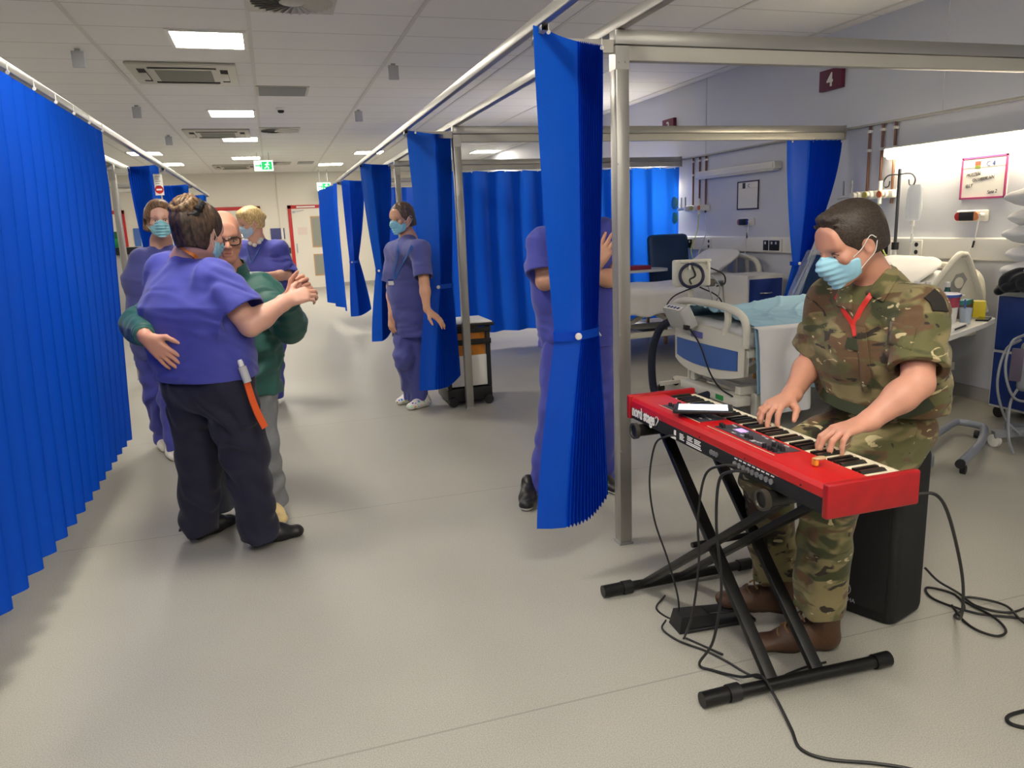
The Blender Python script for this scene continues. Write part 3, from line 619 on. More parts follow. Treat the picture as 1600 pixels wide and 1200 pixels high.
# ---------------------------------------------------------------- beds
bed_cream = mat('bed_cream', (222, 220, 208), .45)
bed_blue = mat('bed_panel_blue', (64, 104, 176), .5)
def castor_mb(c):
    return MB().lathe((c[0]-.014, c[1], .06), [(.03, -.004), (.06, 0), (.06, .028), (.03, .032)], 20, (1, 0, 0))
def bed(yc, x0, label, first_foot=True, raise_back=False, hw=.46):
    x1 = 4.98; r = thing('hospital_bed', label, 'bed', ((x0+x1)/2, yc, 0), 'hospital beds')
    MB().bb((x0+.08, yc-.33, .24), (x1-.06, yc-.27, .30), .005).bb((x0+.08, yc+.27, .24), (x1-.06, yc+.33, .30), .005).bb((x0+.15, yc-.3, .25), (x0+.21, yc+.3, .29)).bb((x1-.25, yc-.3, .25), (x1-.19, yc+.3, .29)).bb((x0+.9, yc-.3, .25), (x0+.96, yc+.3, .29)).build('chassis', bed_cream, r)
    MB().bb((x0+.02, yc-.38, .17), (x0+.14, yc+.38, .235), .01).build('foot_bumper', bed_cream, r)
    MB().bb((x0+.013, yc-.22, .185), (x0+.022, yc-.13, .22)).build('green_label', green_plastic, r)
    MB().bar((x0+.5, yc-.25, .27), (x0+.95, yc-.25, .47), .05, .04).bar((x0+1.5, yc-.25, .27), (x0+1.1, yc-.25, .47), .05, .04).bar((x0+.5, yc+.25, .27), (x0+.95, yc+.25, .47), .05, .04).build('lift_arms', bed_cream, r)
    MB().bb((x0+.04, yc-hw, .52), (x1-.04, yc+hw, .58), .015).build('platform', bed_cream, r)
    for cx_ in (x0+.2, x1-.4):
        for sy in (-1, 1):
            c = (cx_, yc+sy*.36)
            w = castor_mb(c).build('castor', black_plastic, r)
            MB().bb((c[0]-.03, c[1]-.035, .075), (c[0]+.03, c[1]+.035, .25), .012).build('fork', bed_cream, w)
    if raise_back:
        a = .42; xb = x1-.75; L = .74
        mb = MB().bb((x0+.05, yc-hw+.02, .58), (xb, yc+hw-.02, .72), .05)
        R = np.array([[math.cos(a), 0, -math.sin(a)], [0, 1, 0], [math.sin(a), 0, math.cos(a)]])
        mb.box(V(xb-.02, yc, .65)+R@V(L/2, 0, 0), (L, hw*2-.04, .14), R, .05); mb.build('mattress', linen_white, r)
    else: MB().bb((x0+.05, yc-hw+.02, .58), (x1-.06, yc+hw-.02, .73), .055).build('mattress', linen_white, r)
    # foot board: curved panel, arched grab rail, blue insert
    P = []; n = 16
    for k in range(n+1):
        s = -1+2*k/n; P.append((x0-.03+.05*s*s, yc+s*.46, .34+.06*(abs(s)**2.5)))
    for k in range(n+1):
        s = 1-2*k/n; P.append((x0-.03+.05*s*s, yc+s*.47, .655+.05*math.cos(s*1.5)))
    mb = MB(); G = [[P[k], P[2*n+1-k]] for k in range(n+1)]
    back = [[(p[0]+.035, p[1], p[2]) for p in row] for row in G]
    mb.grid([[g[0], g[1], b2[1], b2[0]] for g, b2 in zip(G, back)], 0, True)
    fb = mb.build('foot_board', bed_cream, r, 40)
    arch = [(x0+.03, yc-.46, .60), (x0+.02, yc-.475, .74), (x0+.005, yc-.43, .82), (x0-.01, yc-.27, .86), (x0-.02, yc, .87), (x0-.01, yc+.27, .86), (x0+.005, yc+.43, .82), (x0+.02, yc+.475, .74), (x0+.03, yc+.46, .60)]
    MB().tube(spline(arch, 6), .026, 12).build('grab_rail', bed_cream, fb)
    for s in (-1, 1): MB().tube(spline([(x0, yc+s*.25, .67), (x0, yc+s*.29, .77), (x0, yc+s*.28, .86)], 5), .024, 10).build('grab_upright', bed_cream, fb)
    G = []
    for k in range(13):
        s = (-1+2*k/12)*.88; xx = x0-.036+.05*s*s; G.append([(xx, yc+s*.46, .41+.03*s*s), (xx, yc+s*.46, .575-.01*s*s), (xx+.004, yc+s*.46, .575-.01*s*s), (xx+.004, yc+s*.46, .41+.03*s*s)])
    MB().grid(G, 0, True).build('blue_insert', bed_blue, fb)
    MB().bb((x0-.04, yc-.02, .61), (x0-.028, yc+.13, .655), .004).build('maker_plate', mat('plate_violet%d' % int(yc), (96, 100, 170), .5), fb)
    # head board with an opening
    mb = MB(); hp = spline([(x1, yc-.44, .62), (x1, yc-.45, .85), (x1, yc-.36, .99), (x1, yc, 1.03), (x1, yc+.36, .99), (x1, yc+.45, .85), (x1, yc+.44, .6)], 6)
    hb = MB().tube(hp, .028, 10).build('head_board', bed_cream, r)
    MB().bb((x1-.014, yc-.43, .52), (x1+.014, yc+.43, .80), .01).build('head_panel', bed_cream, hb)
    for s in (-.5, 0, .5): MB().bb((x1-.012, yc+s*.44-.02, .79), (x1+.012, yc+s*.44+.02, 1.0), .005).build('head_slat', bed_cream, hb)
    return r
b4 = bed(4.76, 2.93, 'bed with blue covers and a white sheet beside the soldier', raise_back=True)
b3 = bed(7.47, 2.75, 'made up bed with white sheets and pillows in the far bay')
# raised side rail at the head of the near bed, with control inlay
def P4(u, v): return PX(u, v, 0) if False else None
pl = [(4.30, .70), (4.52, .93), (4.68, 1.10), (4.735, 1.115), (4.79, 1.08), (4.98, .72), (4.9, .66)]
sr = MB().prism([(x, 4.285, z) for x, z in pl], (0, .03, 0)).build('side_rail', bed_cream, b4)
MB().tube(spline([(4.28, 4.28, .68), (4.5, 4.275, .93), (4.67, 4.275, 1.11), (4.74, 4.275, 1.13), (4.80, 4.275, 1.08), (5.0, 4.28, .70)], 6), .022, 10).build('rail_rim', bed_cream, sr)
MB().prism([(x, 4.279, z) for x, z in ((4.62, .88), (4.70, .99), (4.76, 1.0), (4.80, .95), (4.74, .86), (4.66, .82))], (0, .007, 0)).build('control_inlay', grey_plastic, sr)
MB().lathe((4.72, 4.278, .93), [(.04, 0), (.04, .006)], 18, (0, -1, 0)).build('angle_dial', bed_cream, sr)
# ---- bedding
def hsh(x, y): return math.sin(x*9.1+2.3*math.sin(y*4.7))*.5+math.sin(y*11.3+1.9*math.sin(x*6.1)+1)*.5
def drape(name, label, cat, x0, x1, ya, yb, ztop, zlow_near, zlow_far, m, lump, fold=.02, nx=90, ny=70, dy_near=.0):
    """cover lying on a bed: near flap, top, far flap"""
    ln = ztop-zlow_near if zlow_near else 0; lf = ztop-zlow_far if zlow_far else 0; W = yb-ya; T = ln+W+lf; G = []
    for i in range(nx+1):
        x = x0+(x1-x0)*i/nx; row = []
        for j in range(ny+1):
            s = T*j/ny
            if s < ln:
                q = (ln-s); f = q/max(ln, .01); wv = fold*math.sin(x*31+2*math.sin(x*9))*min(1, q*6)
                row.append((x+.01*math.sin(x*13)*f, ya-.025-wv-.03*f, ztop-q+.015*math.sin(x*17)*f))
            elif s < ln+W:
                y = ya+s-ln; e = min(1, (s-ln)/.08, (ln+W-s)/.08); e2 = max(0, e)
                row.append((x, y, ztop+lump(x, y)*math.sin(e2*PI/2)))
            else:
                q = s-ln-W; wv = fold*math.sin(x*27+1)*min(1, q*6); row.append((x, yb+.025+wv, ztop-q))
        G.append(row)
    o = MB().grid(G).build(name, m, None, 180); md = o.modifiers.new('s', 'SOLIDIFY'); md.thickness = .006; md.offset = 1
    return tag(o, label, cat)
lblue = mat('pale_blue_sheet', (150, 190, 214), .75, var=.06, vs=6, bump=.12, bs=60)
def lump4(x, y):
    a = .03+.10*math.exp(-((y-4.98)/.12)**2)*(.75+.25*math.sin(x*5))+.075*math.exp(-((y-4.62)/.10)**2)*(.6+.4*math.sin(x*7+1))
    a += .10*math.exp(-((x-3.72)/.28)**2-((y-4.95)/.25)**2)+.09*math.exp(-((x-3.02)/.09)**2)*math.exp(-((y-4.85)/.33)**2)
    r = (1-abs(math.sin(y*13+1.2*math.sin(x*4.3)+x*3)))**2*.03+(1-abs(math.sin((x*.5+y)*17+2.4*math.sin(x*5+y*2))))**2.5*.022+(1-abs(math.sin((x-y*.5)*14+1.5*math.sin(y*6))))**3*.016
    return a*.36+r*.7+.006*hsh(x, y)
drape('bed_cover', 'crumpled pale blue cover heaped over the bed beside the soldier', 'bed cover', 3.0, 4.25, 4.295, 5.22, .745, .28, .55, lblue, lump4, .014, 200, 150)
drape('draped_sheet', 'white sheet hanging over the side of the bed beside the soldier', 'sheet', 2.99, 3.42, 4.238, 4.262, .735, .16, 0, linen_white, lambda x, y: .004, .036, 70, 60)
drape('bed_sheet', 'white sheet spread flat over the far bed', 'sheet', 2.82, 4.5, 7.01, 7.93, .74, .5, .5, linen_white, lambda x, y: .02+.012*hsh(x*1.4, y*1.6), .006, 70, 50)
def pillow(c, d, R, label, grp=None, dent=.0):
    G = []; n = 16
    for i in range(n+1):
        th = PI*i/n; row = []
        for j in range(2*n):
            ph = PI*j/n; sx = math.copysign(abs(math.cos(ph))**.55, math.cos(ph)); sy = math.copysign(abs(math.sin(ph))**.55, math.sin(ph))
            st = abs(math.sin(th))**.6; x, y = sx*st*d[0]/2, sy*st*d[1]/2; e = max(abs(sx*st), abs(sy*st))
            z = math.cos(th)*d[2]/2*(1-.55*e**3)+.006*hsh(x*4, y*4)
            row.append(np.asarray(c)+R@V(x, y, z))
        G.append(row)
    return tag(MB().grid(G, 0, True).build('pillow', linen_white, None, 180), label, 'pillow', grp)
def Ry(a): return np.array([[math.cos(a), 0, math.sin(a)], [0, 1, 0], [-math.sin(a), 0, math.cos(a)]])
def Rz(a): return np.array([[math.cos(a), -math.sin(a), 0], [math.sin(a), math.cos(a), 0], [0, 0, 1]])
def Rx(a): return np.array([[1, 0, 0], [0, math.cos(a), -math.sin(a)], [0, math.sin(a), math.cos(a)]])
pillow((4.62, 4.78, .99), (.46, .66, .17), Ry(-.45), 'white pillow on the raised bed head behind the soldier shoulder')
pillow((4.66, 7.47, .98), (.48, .72, .17), Ry(-.55), 'upper white pillow propped at the head of the far bed', 'pillows on the far bed')
pillow((4.60, 7.42, .80), (.50, .72, .14), Ry(-.06), 'lower white pillow lying flat on the far bed', 'pillows on the far bed')
# ---- mattress pump hooked on the foot board
t = thing('mattress_pump', 'pale grey control box hung on the foot of the bed', 'pump', (2.84, 5.0, .62))
Rp = Rz(-.05)@Ry(-.45)
MB().box((2.835, 4.95, .755), (.09, .30, .17), Rp, .015).build('case', mat('pump_grey', (196, 197, 194), .5), t)
MB().box(V(2.835, 4.95, .755)+Rp@V(-.02, 0, .0865), (.05, .24, .004), Rp).build('key_pad', paper, t)
for k in range(4): MB().box(V(2.835, 4.95, .755)+Rp@V(-.02, -.08+k*.05, .09), (.02, .025, .004), Rp).build('key', blue_panel, t)
MB().bb((2.80, 4.80, .67), (2.85, 4.85, .71), .008).build('plug', black_plastic, t)
MB().tube(spline([(2.83, 4.82, .69), (2.85, 4.7, .58), (2.86, 4.58, .4), (2.88, 4.48, .3), (2.95, 4.42, .24)], 6), .006, 7).build('power_lead', cable_black, t)
tag(MB().tube(spline([(2.90, 5.18, .70), (2.84, 5.27, .62), (2.8, 5.32, .42), (2.8, 5.3, .15), (2.82, 5.2, .045), (2.84, 5.05, .045), (2.86, 4.85, .13), (2.98, 4.72, .2)], 7), .03, 12).build('air_hose', mat('navy_sleeve', (22, 28, 48), .8)), 'dark navy air hose looping from the bed foot to the floor', 'hose')
# ---- observation monitor on a stand, with basket and cables
t = thing('vital_signs_monitor', 'white observation monitor on a pole with a coiled dark lead', 'medical monitor', (3.35, 5.62, 0))
mw = mat('monitor_cream', (222, 218, 204), .45)
Rm = Rz(-.35)
MB().box((3.32, 5.62, 1.015), (.30, .13, .22), Rm, .018).build('case', mw, t)
MB().box((3.32, 5.56, 1.115), (.26, .05, .03), Rm, .01).build('top_handle', mw, t)
for dx in (-.03, .12): MB().tube(spline([V(3.32, 5.62, 1.02)+Rm@V(dx, -.06, .08), V(3.32, 5.62, 1.02)+Rm@V(dx, -.1, .08), V(3.32, 5.62, 1.02)+Rm@V(dx, -.105, .03)], 5), .012, 8).build('cable_hook', mw, t)
ringp = [V(3.275, 5.535, 1.0)+Rm@V(.095*math.cos(a), .01*math.sin(3*a), .095*math.sin(a)) for a in [2*PI*k/40 for k in range(41)]]
MB().tube(ringp, .013, 8).build('coiled_lead', mat('navy_lead', (38, 36, 72), .5), t)
MB().tube(spline([V(3.275, 5.53, 1.08), V(3.30, 5.52, 1.0), V(3.25, 5.52, .97), V(3.26, 5.51, .93)], 5), .008, 7).build('lead_end', black_plastic, t)
MB().bb((3.41, 5.52, .90), (3.49, 5.58, .96), .01).build('cuff', mat('cuff_brown', (92, 84, 78), .7), t)
MB().cyl((3.33, 5.64, .1), (3.33, 5.64, .92), .02, 14).build('pole', mw, t)
bk = MB()
for z in (.62, .75): 
    Q = [(3.2, 5.5, z), (3.46, 5.5, z), (3.46, 5.66, z), (3.2, 5.66, z), (3.2, 5.5, z)]
    for a, b2 in zip(Q, Q[1:]): bk.cyl(a, b2, .006, 6)
for k in range(9): bk.cyl((3.2+.0325*k, 5.5, .62), (3.2+.0325*k, 5.5, .75), .004, 6)
for k in range(5): bk.cyl((3.2, 5.5+.04*k, .62), (3.46, 5.5+.04*k, .62), .004, 6)
bk.build('basket', mw, t)
for k in range(5):
    a = 2*PI*k/5+.3; MB().bar((3.33, 5.64, .1), (3.33+.26*math.cos(a), 5.64+.26*math.sin(a), .07), .04, .03).build('base_leg', mw, t)
    MB().lathe((3.33+.25*math.cos(a), 5.64+.25*math.sin(a)-.012, .035), [(.034, 0), (.034, .024)], 14, (0, 1, 0)).build('castor', black_plastic, t)
for k, P in enumerate(([(3.44, 5.55, 1.06), (3.55, 5.5, 1.0), (3.58, 5.52, .92), (3.5, 5.52, .9)], [(3.42, 5.55, .95), (3.45, 5.5, .8), (3.44, 5.52, .7)], [(3.30, 5.55, .9), (3.1, 5.52, .84), (3.02, 5.5, .74), (3.08, 5.48, .64), (3.2, 5.48, .62)],
    [(3.46, 5.54, 1.0), (3.52, 5.5, .9), (3.50, 5.5, .8), (3.46, 5.52, .72)], [(3.36, 5.55, .9), (3.5, 5.5, .82), (3.55, 5.5, .72), (3.46, 5.5, .68)])):
    MB().tube(spline(P, 6), .006, 7).build('lead', grey_plastic if k in (1, 3) else cable_black, t)
t = thing('sanitiser_bottle', 'blue bottle with a white pump in the monitor basket', 'bottle', (3.23, 5.46, .64))
MB().lathe((3.23, 5.46, .62), [(.03, 0), (.032, .01), (.032, .09), (.016, .105)], 16).build('body', mat('gel_blue', (62, 66, 150), .3), t)
MB().lathe((3.23, 5.46, .725), [(.014, 0), (.014, .03), (.006, .032), (.006, .05)], 12).bb((3.19, 5.452, .765), (3.235, 5.468, .778)).build('pump_head', white_plastic, t)
# ---- bedside locker between the bays
def locker(x0, x1, y0, y1, h, label, face='y', rows=2):
    r = thing('bedside_locker', label, 'cabinet', ((x0+x1)/2, (y0+y1)/2, 0))
    MB().bb((x0, y0, .08), (x1, y1, h), .008).build('carcass', white_plastic, r)
    for k in range(rows):
        za = .1+(h-.12)*k/rows; zb = .1+(h-.12)*(k+1)/rows-.02
        if face == 'y':
            d = MB().bb((x0+.02, y0-.016, za), (x1-.02, y0+.002, zb), .004).build('door', blue_panel, r)
            MB().tube(spline([((x0+x1)/2-.07, y0-.016, za+.6*(zb-za)), ((x0+x1)/2, y0-.04, za+.6*(zb-za)), ((x0+x1)/2+.07, y0-.016, za+.6*(zb-za))], 5), .006, 8).build('handle', steel, d)
        else:
            d = MB().bb((x0-.016, y0+.02, za), (x0+.002, y1-.02, zb), .004).build('door', blue_panel, r)
            MB().tube(spline([(x0-.016, y0+.2, zb-.12), (x0-.04, y0+.3, zb-.115), (x0-.016, y0+.4, zb-.12)], 5), .006, 8).build('handle', steel, d)
    for a in (x0+.05, x1-.05):
        for c in (y0+.05, y1-.05): MB().lathe((a-.012, c, .04), [(.02, -.004), (.04, 0), (.04, .024), (.02, .028)], 16, (1, 0, 0)).build('castor', black_plastic, r)
    return r
locker(4.51, 4.93, 6.55, 6.98, .875, 'white locker with a navy door before the tied wall curtain')
locker(4.74, 5.07, 3.2, 3.97, .9, 'white edged navy locker below the stack of pillows', 'x')
# ---- armchairs
chair_blue = mat('chair_blue_vinyl', (10, 52, 92), .45, var=.05); beech = mat('beech_wood', (196, 152, 100), .45, var=.12, vs=14)
def armchair(label, loc, rotz, first=[None]):
    if first[0] is None:
        r = thing('armchair', label, 'armchair', (0, 0, 0), 'high backed armchairs')
        MB().bb((-.26, -.26, .36), (.26, .28, .48), .04).build('seat', chair_blue, r)
        R = Rx(-.14); MB().box((0, .31, .86), (.54, .12, .84), R, .06).build('backrest', chair_blue, r)
        for s in (-1, 1):
            ar = MB(); G = []
            P = spline([(s*.31, -.30, .60), (s*.31, -.2, .655), (s*.31, 0, .67), (s*.31, .2, .65), (s*.31, .30, .62)], 5)
            for p in P: G.append([p+V(-.028, 0, -.018), p+V(.028, 0, -.018), p+V(.028, 0, .018), p+V(-.028, 0, .018)])
            ar.grid(G, 0, True)._add([G[0][k] for k in range(4)], [(0, 1, 2, 3)])._add([G[-1][k] for k in range(4)], [(0, 1, 2, 3)]); ar.build('armrest', beech, r)
            for y in (-.26, .26): MB().bar((s*.31, y, 0), (s*.31, y*.96, .64), .035, .04, (0, 1, 0), .006).build('leg', beech, r)
            MB().bb((s*.31-.015, -.25, .33), (s*.31+.015, .25, .37)).build('side_stretcher', beech, r)
        MB().bb((-.3, -.27, .31), (.3, -.24, .37)).build('front_stretcher', beech, r)
        first[0] = r; r.location = loc; r.rotation_euler = (0, 0, rotz)
    else: dup(first[0], loc, rotz, label)
armchair('tall blue armchair against the spread curtain in the far bay', (4.71, 8.23, 0), -.06)
armchair('armchair whose wooden arm shows behind the blue bed cover', (4.33, 5.56, 0), -1.57)
for o in COL.objects:
    if o.get('label', '').startswith('armchair whose'): o.scale = (.86, .86, .86)
# clear plastic cover draped by that chair
G = []
for i in range(25):
    f = i/24; row = []
    for j in range(17):
        s = j/16; p = V(4.02-.22*f+.16*s, 5.05+.05*s, 1.16-.46*f+.05*s); row.append(p+V(.0, .03*math.sin(s*14+f*3), .012*math.sin(s*9)))
    G.append(row)
o = MB().grid(G).build('plastic_cover', mat('clear_film', (190, 198, 206), .18, alpha=.3, spec=.8), None, 180); tag(o, 'clear plastic cover hanging over the bed behind the soldier', 'plastic cover')
# ---- overbed tables
def overbed(label, loc, rotz, first=[None]):
    if first[0] is None:
        r = thing('overbed_table', label, 'table', (0, 0, 0), 'overbed tables'); n = 8
        P = [(-.25, -.04), (.62, -.06)]+[(.86+.14*math.sin(a), .13-.18*math.cos(a)) for a in [PI*k/(2*n) for k in range(n+1)]]+[(1.0, .25), (.96, .36), (-.25, .36)]
        MB().prism([(x, y, .755) for x, y in P], (0, 0, .028)).build('table_top', white_plastic, r)
        MB().bb((-.06, .02, .06), (.01, .12, .755), .01).build('column', mat('table_grey', (150, 156, 168), .45, .3), r)
        MB().bb((-.09, -.02, .03), (.04, .16, .1), .01).build('column_foot', MATS['table_grey'], r)
        MB().tube(spline([(-.02, .15, .075), (.5, .14, .075), (.9, .14, .075), (.96, .1, .075), (.94, .0, .075), (.86, -.05, .075), (.5, -.12, .075), (.05, -.15, .075)], 7), .024, 12).build('base_tube', MATS['table_grey'], r)
        MB().lathe((.045, -.15, .075), [(.026, 0), (.026, .02)], 14, (-1, -.1, 0)).build('end_cap', black_plastic, r)
        for c in ((.1, -.15), (.9, .0), (.05, .15)): MB().lathe((c[0], c[1]-.014, .026), [(.014, -.003), (.026, 0), (.026, .026), (.014, .029)], 14, (0, 1, 0)).build('castor', black_plastic, r)
        first[0] = r; r.location = loc; r.rotation_euler = (0, 0, rotz)
    else: dup(first[0], loc, rotz, label)
overbed('overbed table crowded with boxes and bottles behind the soldier', (3.42, 3.2, 0), .46)
overbed('overbed table with a red folder in the far bay', (3.55, 8.12, .1), .05)
tag(MB().bb((3.98, 8.15, .884), (4.28, 8.4, .93), .006).build('red_folder', mat('folder_red', (150, 36, 60), .5)), 'dark red folder on the far overbed table', 'folder')
TZ = .783; ca, sa = math.cos(.46), math.sin(.46)
def TT(x, y, z=0): return V(3.42+ca*x-sa*y, 3.2+sa*x+ca*y, TZ+z)
RT = Rz(.46)
clear_tub = mat('clear_tub', (226, 226, 224), .25, alpha=.8)
t = thing('sweet_tub', 'large clear tub with a blue rim on the overbed table', 'tub', TT(.45, .13))
MB().lathe(TT(.45, .13), [(.078, 0), (.088, .11), (.094, .175)], 24).build('tub', clear_tub, t)
MB().lathe(TT(.45, .13, .11), [(.0895, 0), (.0945, .058)], 24).build('wrapper', mat('wrapper_mix', (160, 60, 80), .5, var=.5, vs=30), t)
MB().lathe(TT(.45, .13, .168), [(.097, 0), (.101, .004), (.101, .018), (.094, .02)], 24).build('lid', mat('lid_blue', (52, 82, 160), .4), t)
t = thing('paper_carton', 'flat white carton lying at the front of the overbed table', 'box', TT(.2, .05))
MB().box(TT(.30, .04, .012), (.26, .12, .022), RT, .002).build('carton', paper, t)
MB().box(TT(.30, -.0215, .012), (.2, .002, .01), RT).build('print', ink, t)
MB().box(TT(.36, .07, .055), (.11, .07, .11), RT, .004).build('box', paper) and tag(bpy.data.objects['box'], 'upright white carton in front of the clear tub', 'box')
bpy.data.objects['box'].name = 'medicine_carton'
t = thing('plastic_cup', 'clear plastic beaker on the overbed table before the bottles', 'cup', TT(.52, .05))
MB().lathe(TT(.56, .03), [(.028, 0), (.036, .095), (.034, .095), (.027, .004)], 20).build('beaker', mat('clear_cup', (200, 214, 230), .12, alpha=.45), t)
MB().cyl(TT(.55, .03, .01), TT(.53, .03, .15), .005, 8).build('straw', mat('straw_blue', (70, 100, 190), .4), t)
for k, (x, y, h, c, lb) in enumerate(((.50, .29, .255, (26, 66, 50), 'dark green bottle with white cap, first behind the tub'), (.58, .29, .24, (40, 50, 50), 'dark bottle with white cap, second behind the tub'), (.66, .28, .24, (36, 40, 50), 'dark bottle with white cap, third behind the tub'), (.70, .18, .235, (20, 84, 74), 'orange labelled teal bottle with white cap beside the beaker'))):
    t = thing('drink_bottle', lb, 'bottle', TT(x, y), 'bottles on the overbed table')
    MB().lathe(TT(x, y), [(.028, 0), (.03, .01), (.03, h*.6), (.014, h*.82), (.014, h*.86)], 16).build('body', mat('bottle_glass%d' % k, c, .25), t)
    MB().lathe(TT(x, y, h*.15), [(.0305, 0), (.0305, h*.35)], 16).build('wrap', mat('bottle_wrap%d' % k, (214, 120, 50) if k in (0, 3) else (200, 196, 180), .5), t)
    MB().lathe(TT(x, y, h*.86), [(.016, 0), (.016, h*.13)], 14).build('cap', white_plastic, t)
t = thing('tea_box', 'teal and brown box on the overbed table', 'box', TT(.75, .16))
MB().box(TT(.83, .12, .045), (.13, .07, .09), RT, .003).build('carton', mat('tea_brown', (96, 72, 66), .5), t)
MB().box(TT(.83, .12, .1), (.132, .072, .03), RT, .003).build('band', mat('tea_teal', (40, 130, 130), .5), t)
t = thing('tea_box', 'bright yellow box at the end of the overbed table', 'box', TT(.88, .16))
MB().box(TT(.93, .06, .05), (.1, .07, .1), Rz(.8), .003).build('carton', mat('tea_yellow', (222, 200, 40), .5, var=.1, vs=30), t)
MB().box(TT(.93, .06, .05)+Rz(.8)@V(.02, -.036, 0), (.05, .002, .06), Rz(.8)).build('panel', mat('tea_olive', (120, 140, 40), .5), t)
tag(MB().box(TT(.82, .22, .13), (.24, .12, .012), Rz(.3), .004).box(TT(.82, .22, .144), (.2, .1, .012), Rz(.55), .004).build('magazines', paper), 'loose papers lying across the boxes on the overbed table', 'papers')
bpy.data.objects['magazines'].name = 'paper_wad'
t = thing('mobile_phone', 'black phone lying on the edge of the overbed table', 'phone', TT(.70, .0))
MB().box(TT(.78, -.01, .006), (.15, .07, .009), Rz(.6), .003).build('case', black_plastic, t); MB().box(TT(.78, -.01, .0112), (.14, .062, .001), Rz(.6)).build('screen', mat('phone_glass', (30, 28, 34), .1), t)
# dark coat bundled over the locker edge is built with the people
# ---- pillows stacked on the locker, books, dark coat
for k, (z, dx, a) in enumerate(((1.03, 0, .05), (1.15, .02, -.06), (1.27, -.015, .04), (1.39, .015, -.03), (1.51, -.02, .07))):
    pillow((4.87+dx, 3.64, z), (.42, .70, .155), Rz(a)@Ry(.12*(-1)**k*.4), 'white pillow, %s of the stack on the navy locker' % ('lowest', 'second from the bottom', 'middle one', 'second from the top', 'topmost')[k], 'pillows stacked on the locker')
for k, (c, dz, lb) in enumerate((((60, 62, 80), 0, 'dark book lying under the coat on the navy locker, lower one'), ((210, 208, 200), .028, 'pale book lying under the coat on the navy locker, upper one'))):
    tag(MB().box((4.78, 3.86, .916+dz), (.16, .2, .026), Rz(.2*k), .003).build('book', mat('book_cover%d' % k, c, .6)), lb, 'book', 'books on the locker')
# ---- observation tower at the picture edge
t = thing('monitor_trolley', 'grey wheeled equipment trolley with looping cables at the edge of the view', 'medical trolley', (4.3, 3.35, 0))
tg = mat('trolley_grey', (140, 144, 150), .45, .2)
MB().box((4.36, 3.3, .5), (.2, .24, .3), Rz(.5)@Ry(.15), .03).build('body', tg, t)
MB().box((4.25, 3.32, .52), (.02, .18, .2), Rz(.5)@Ry(.15), .006).build('panel', mat('panel_mauve', (92, 84, 100), .5), t)
MB().cyl((4.36, 3.3, .08), (4.36, 3.3, 1.0), .02, 12).build('pole', tg, t)
for k in range(5):
    a = 2*PI*k/5+2.6; MB().bar((4.36, 3.3, .11), (4.36+.24*math.cos(a), 3.3+.24*math.sin(a), .08), .06, .04).build('base_leg', tg, t)
    MB().lathe((4.36+.23*math.cos(a)-.012, 3.3+.23*math.sin(a), .04), [(.02, -.004), (.04, 0), (.04, .026), (.02, .03)], 14, (1, 0, 0)).build('castor', white_plastic, t)
for P in ([(4.3, 3.42, .66), (4.18, 3.42, .6), (4.12, 3.4, .4), (4.16, 3.36, .2), (4.22, 3.3, .1)], [(4.28, 3.38, .7), (4.15, 3.36, .66), (4.1, 3.34, .5), (4.14, 3.3, .34), (4.28, 3.28, .3)], [(4.26, 3.36, .4), (4.14, 3.32, .3), (4.1, 3.28, .12), (4.08, 3.22, .02)]):
    MB().tube(spline(P, 6), .008, 7).build('cable', tg, t)
# ---- partition desk in the opposite bay
t = thing('ward_desk', 'pale half height desk screen with a black top in the opposite bay', 'desk', (-2.4, 14.7, 0))
MB().bb((-3.9, 14.7, 0), (-1.7, 15.2, 1.22), .01).build('front_panel', mat('desk_white', (204, 202, 196), .5), t)
MB().bb((-3.95, 14.62, 1.225), (-1.66, 15.3, 1.345), .008).build('worktop', black_plastic, t)
MB().bb((-3.9, 14.69, 0), (-1.7, 14.7, .1)).build('plinth', sk, t)
t = thing('glove_box', 'green box standing on the black topped desk', 'box', (-2.55, 14.8, 1.345))
MB().bb((-2.66, 14.75, 1.345), (-2.45, 14.9, 1.50), .008).build('carton', green_plastic, t); MB().bb((-2.62, 14.8, 1.5), (-2.5, 14.86, 1.62), .01).build('dispenser', mat('deep_green', (24, 110, 60), .5), t)
tag(MB().bb((-3.3, YF-.03, 1.3), (-3.15, YF, 1.75)).build('wall_poster', mat('poster_blue', (70, 110, 180), .6)), 'small blue poster beside the red door frame past the desk', 'poster')
# ---- waste sack trolley behind the second post
t = thing('waste_trolley', 'black framed waste trolley with an orange bag beside the second post', 'waste bin', (1.46, 6.2, 0))
x0, x1, y0, y1 = 1.275, 1.66, 6.0, 6.42
MB().bb((x0, y0, .03), (x1, y1, .15), .012).build('base', black_plastic, t)
for a in (x0+.02, x1-.02):
    for c in (y0+.02, y1-.02): MB().bb((a-.018, c-.018, .15), (a+.018, c+.018, .66), .004).build('corner_post', black_plastic, t)
MB().bb((x0+.03, y0+.01, .16), (x1-.035, y1-.03, .42), .008).build('white_bin', white_plastic, t)
mb = MB(); G = []
for z, e in ((.42, .0), (.46, .012), (.52, .004), (.57, .012), (.62, .0)):
    G.append([((x0+x1)/2+((x1-x0)/2-.03+e*math.sin(5*a+z*40)*.6)*math.copysign(abs(math.cos(a))**.3, math.cos(a)), (y0+y1)/2+((y1-y0)/2-.02+e*math.sin(7*a))*math.copysign(abs(math.sin(a))**.3, math.sin(a)), z) for a in [2*PI*k/48 for k in range(48)]])
mb.grid(G, 0, True).build('orange_sack', mat('sack_orange', (206, 128, 40), .4, var=.15, vs=30), t)
for z in (.51, .61): MB().bb((x0-.004, y0-.006, z), (x1+.004, y0+.012, z+.045), .004).build('band', black_plastic, t)
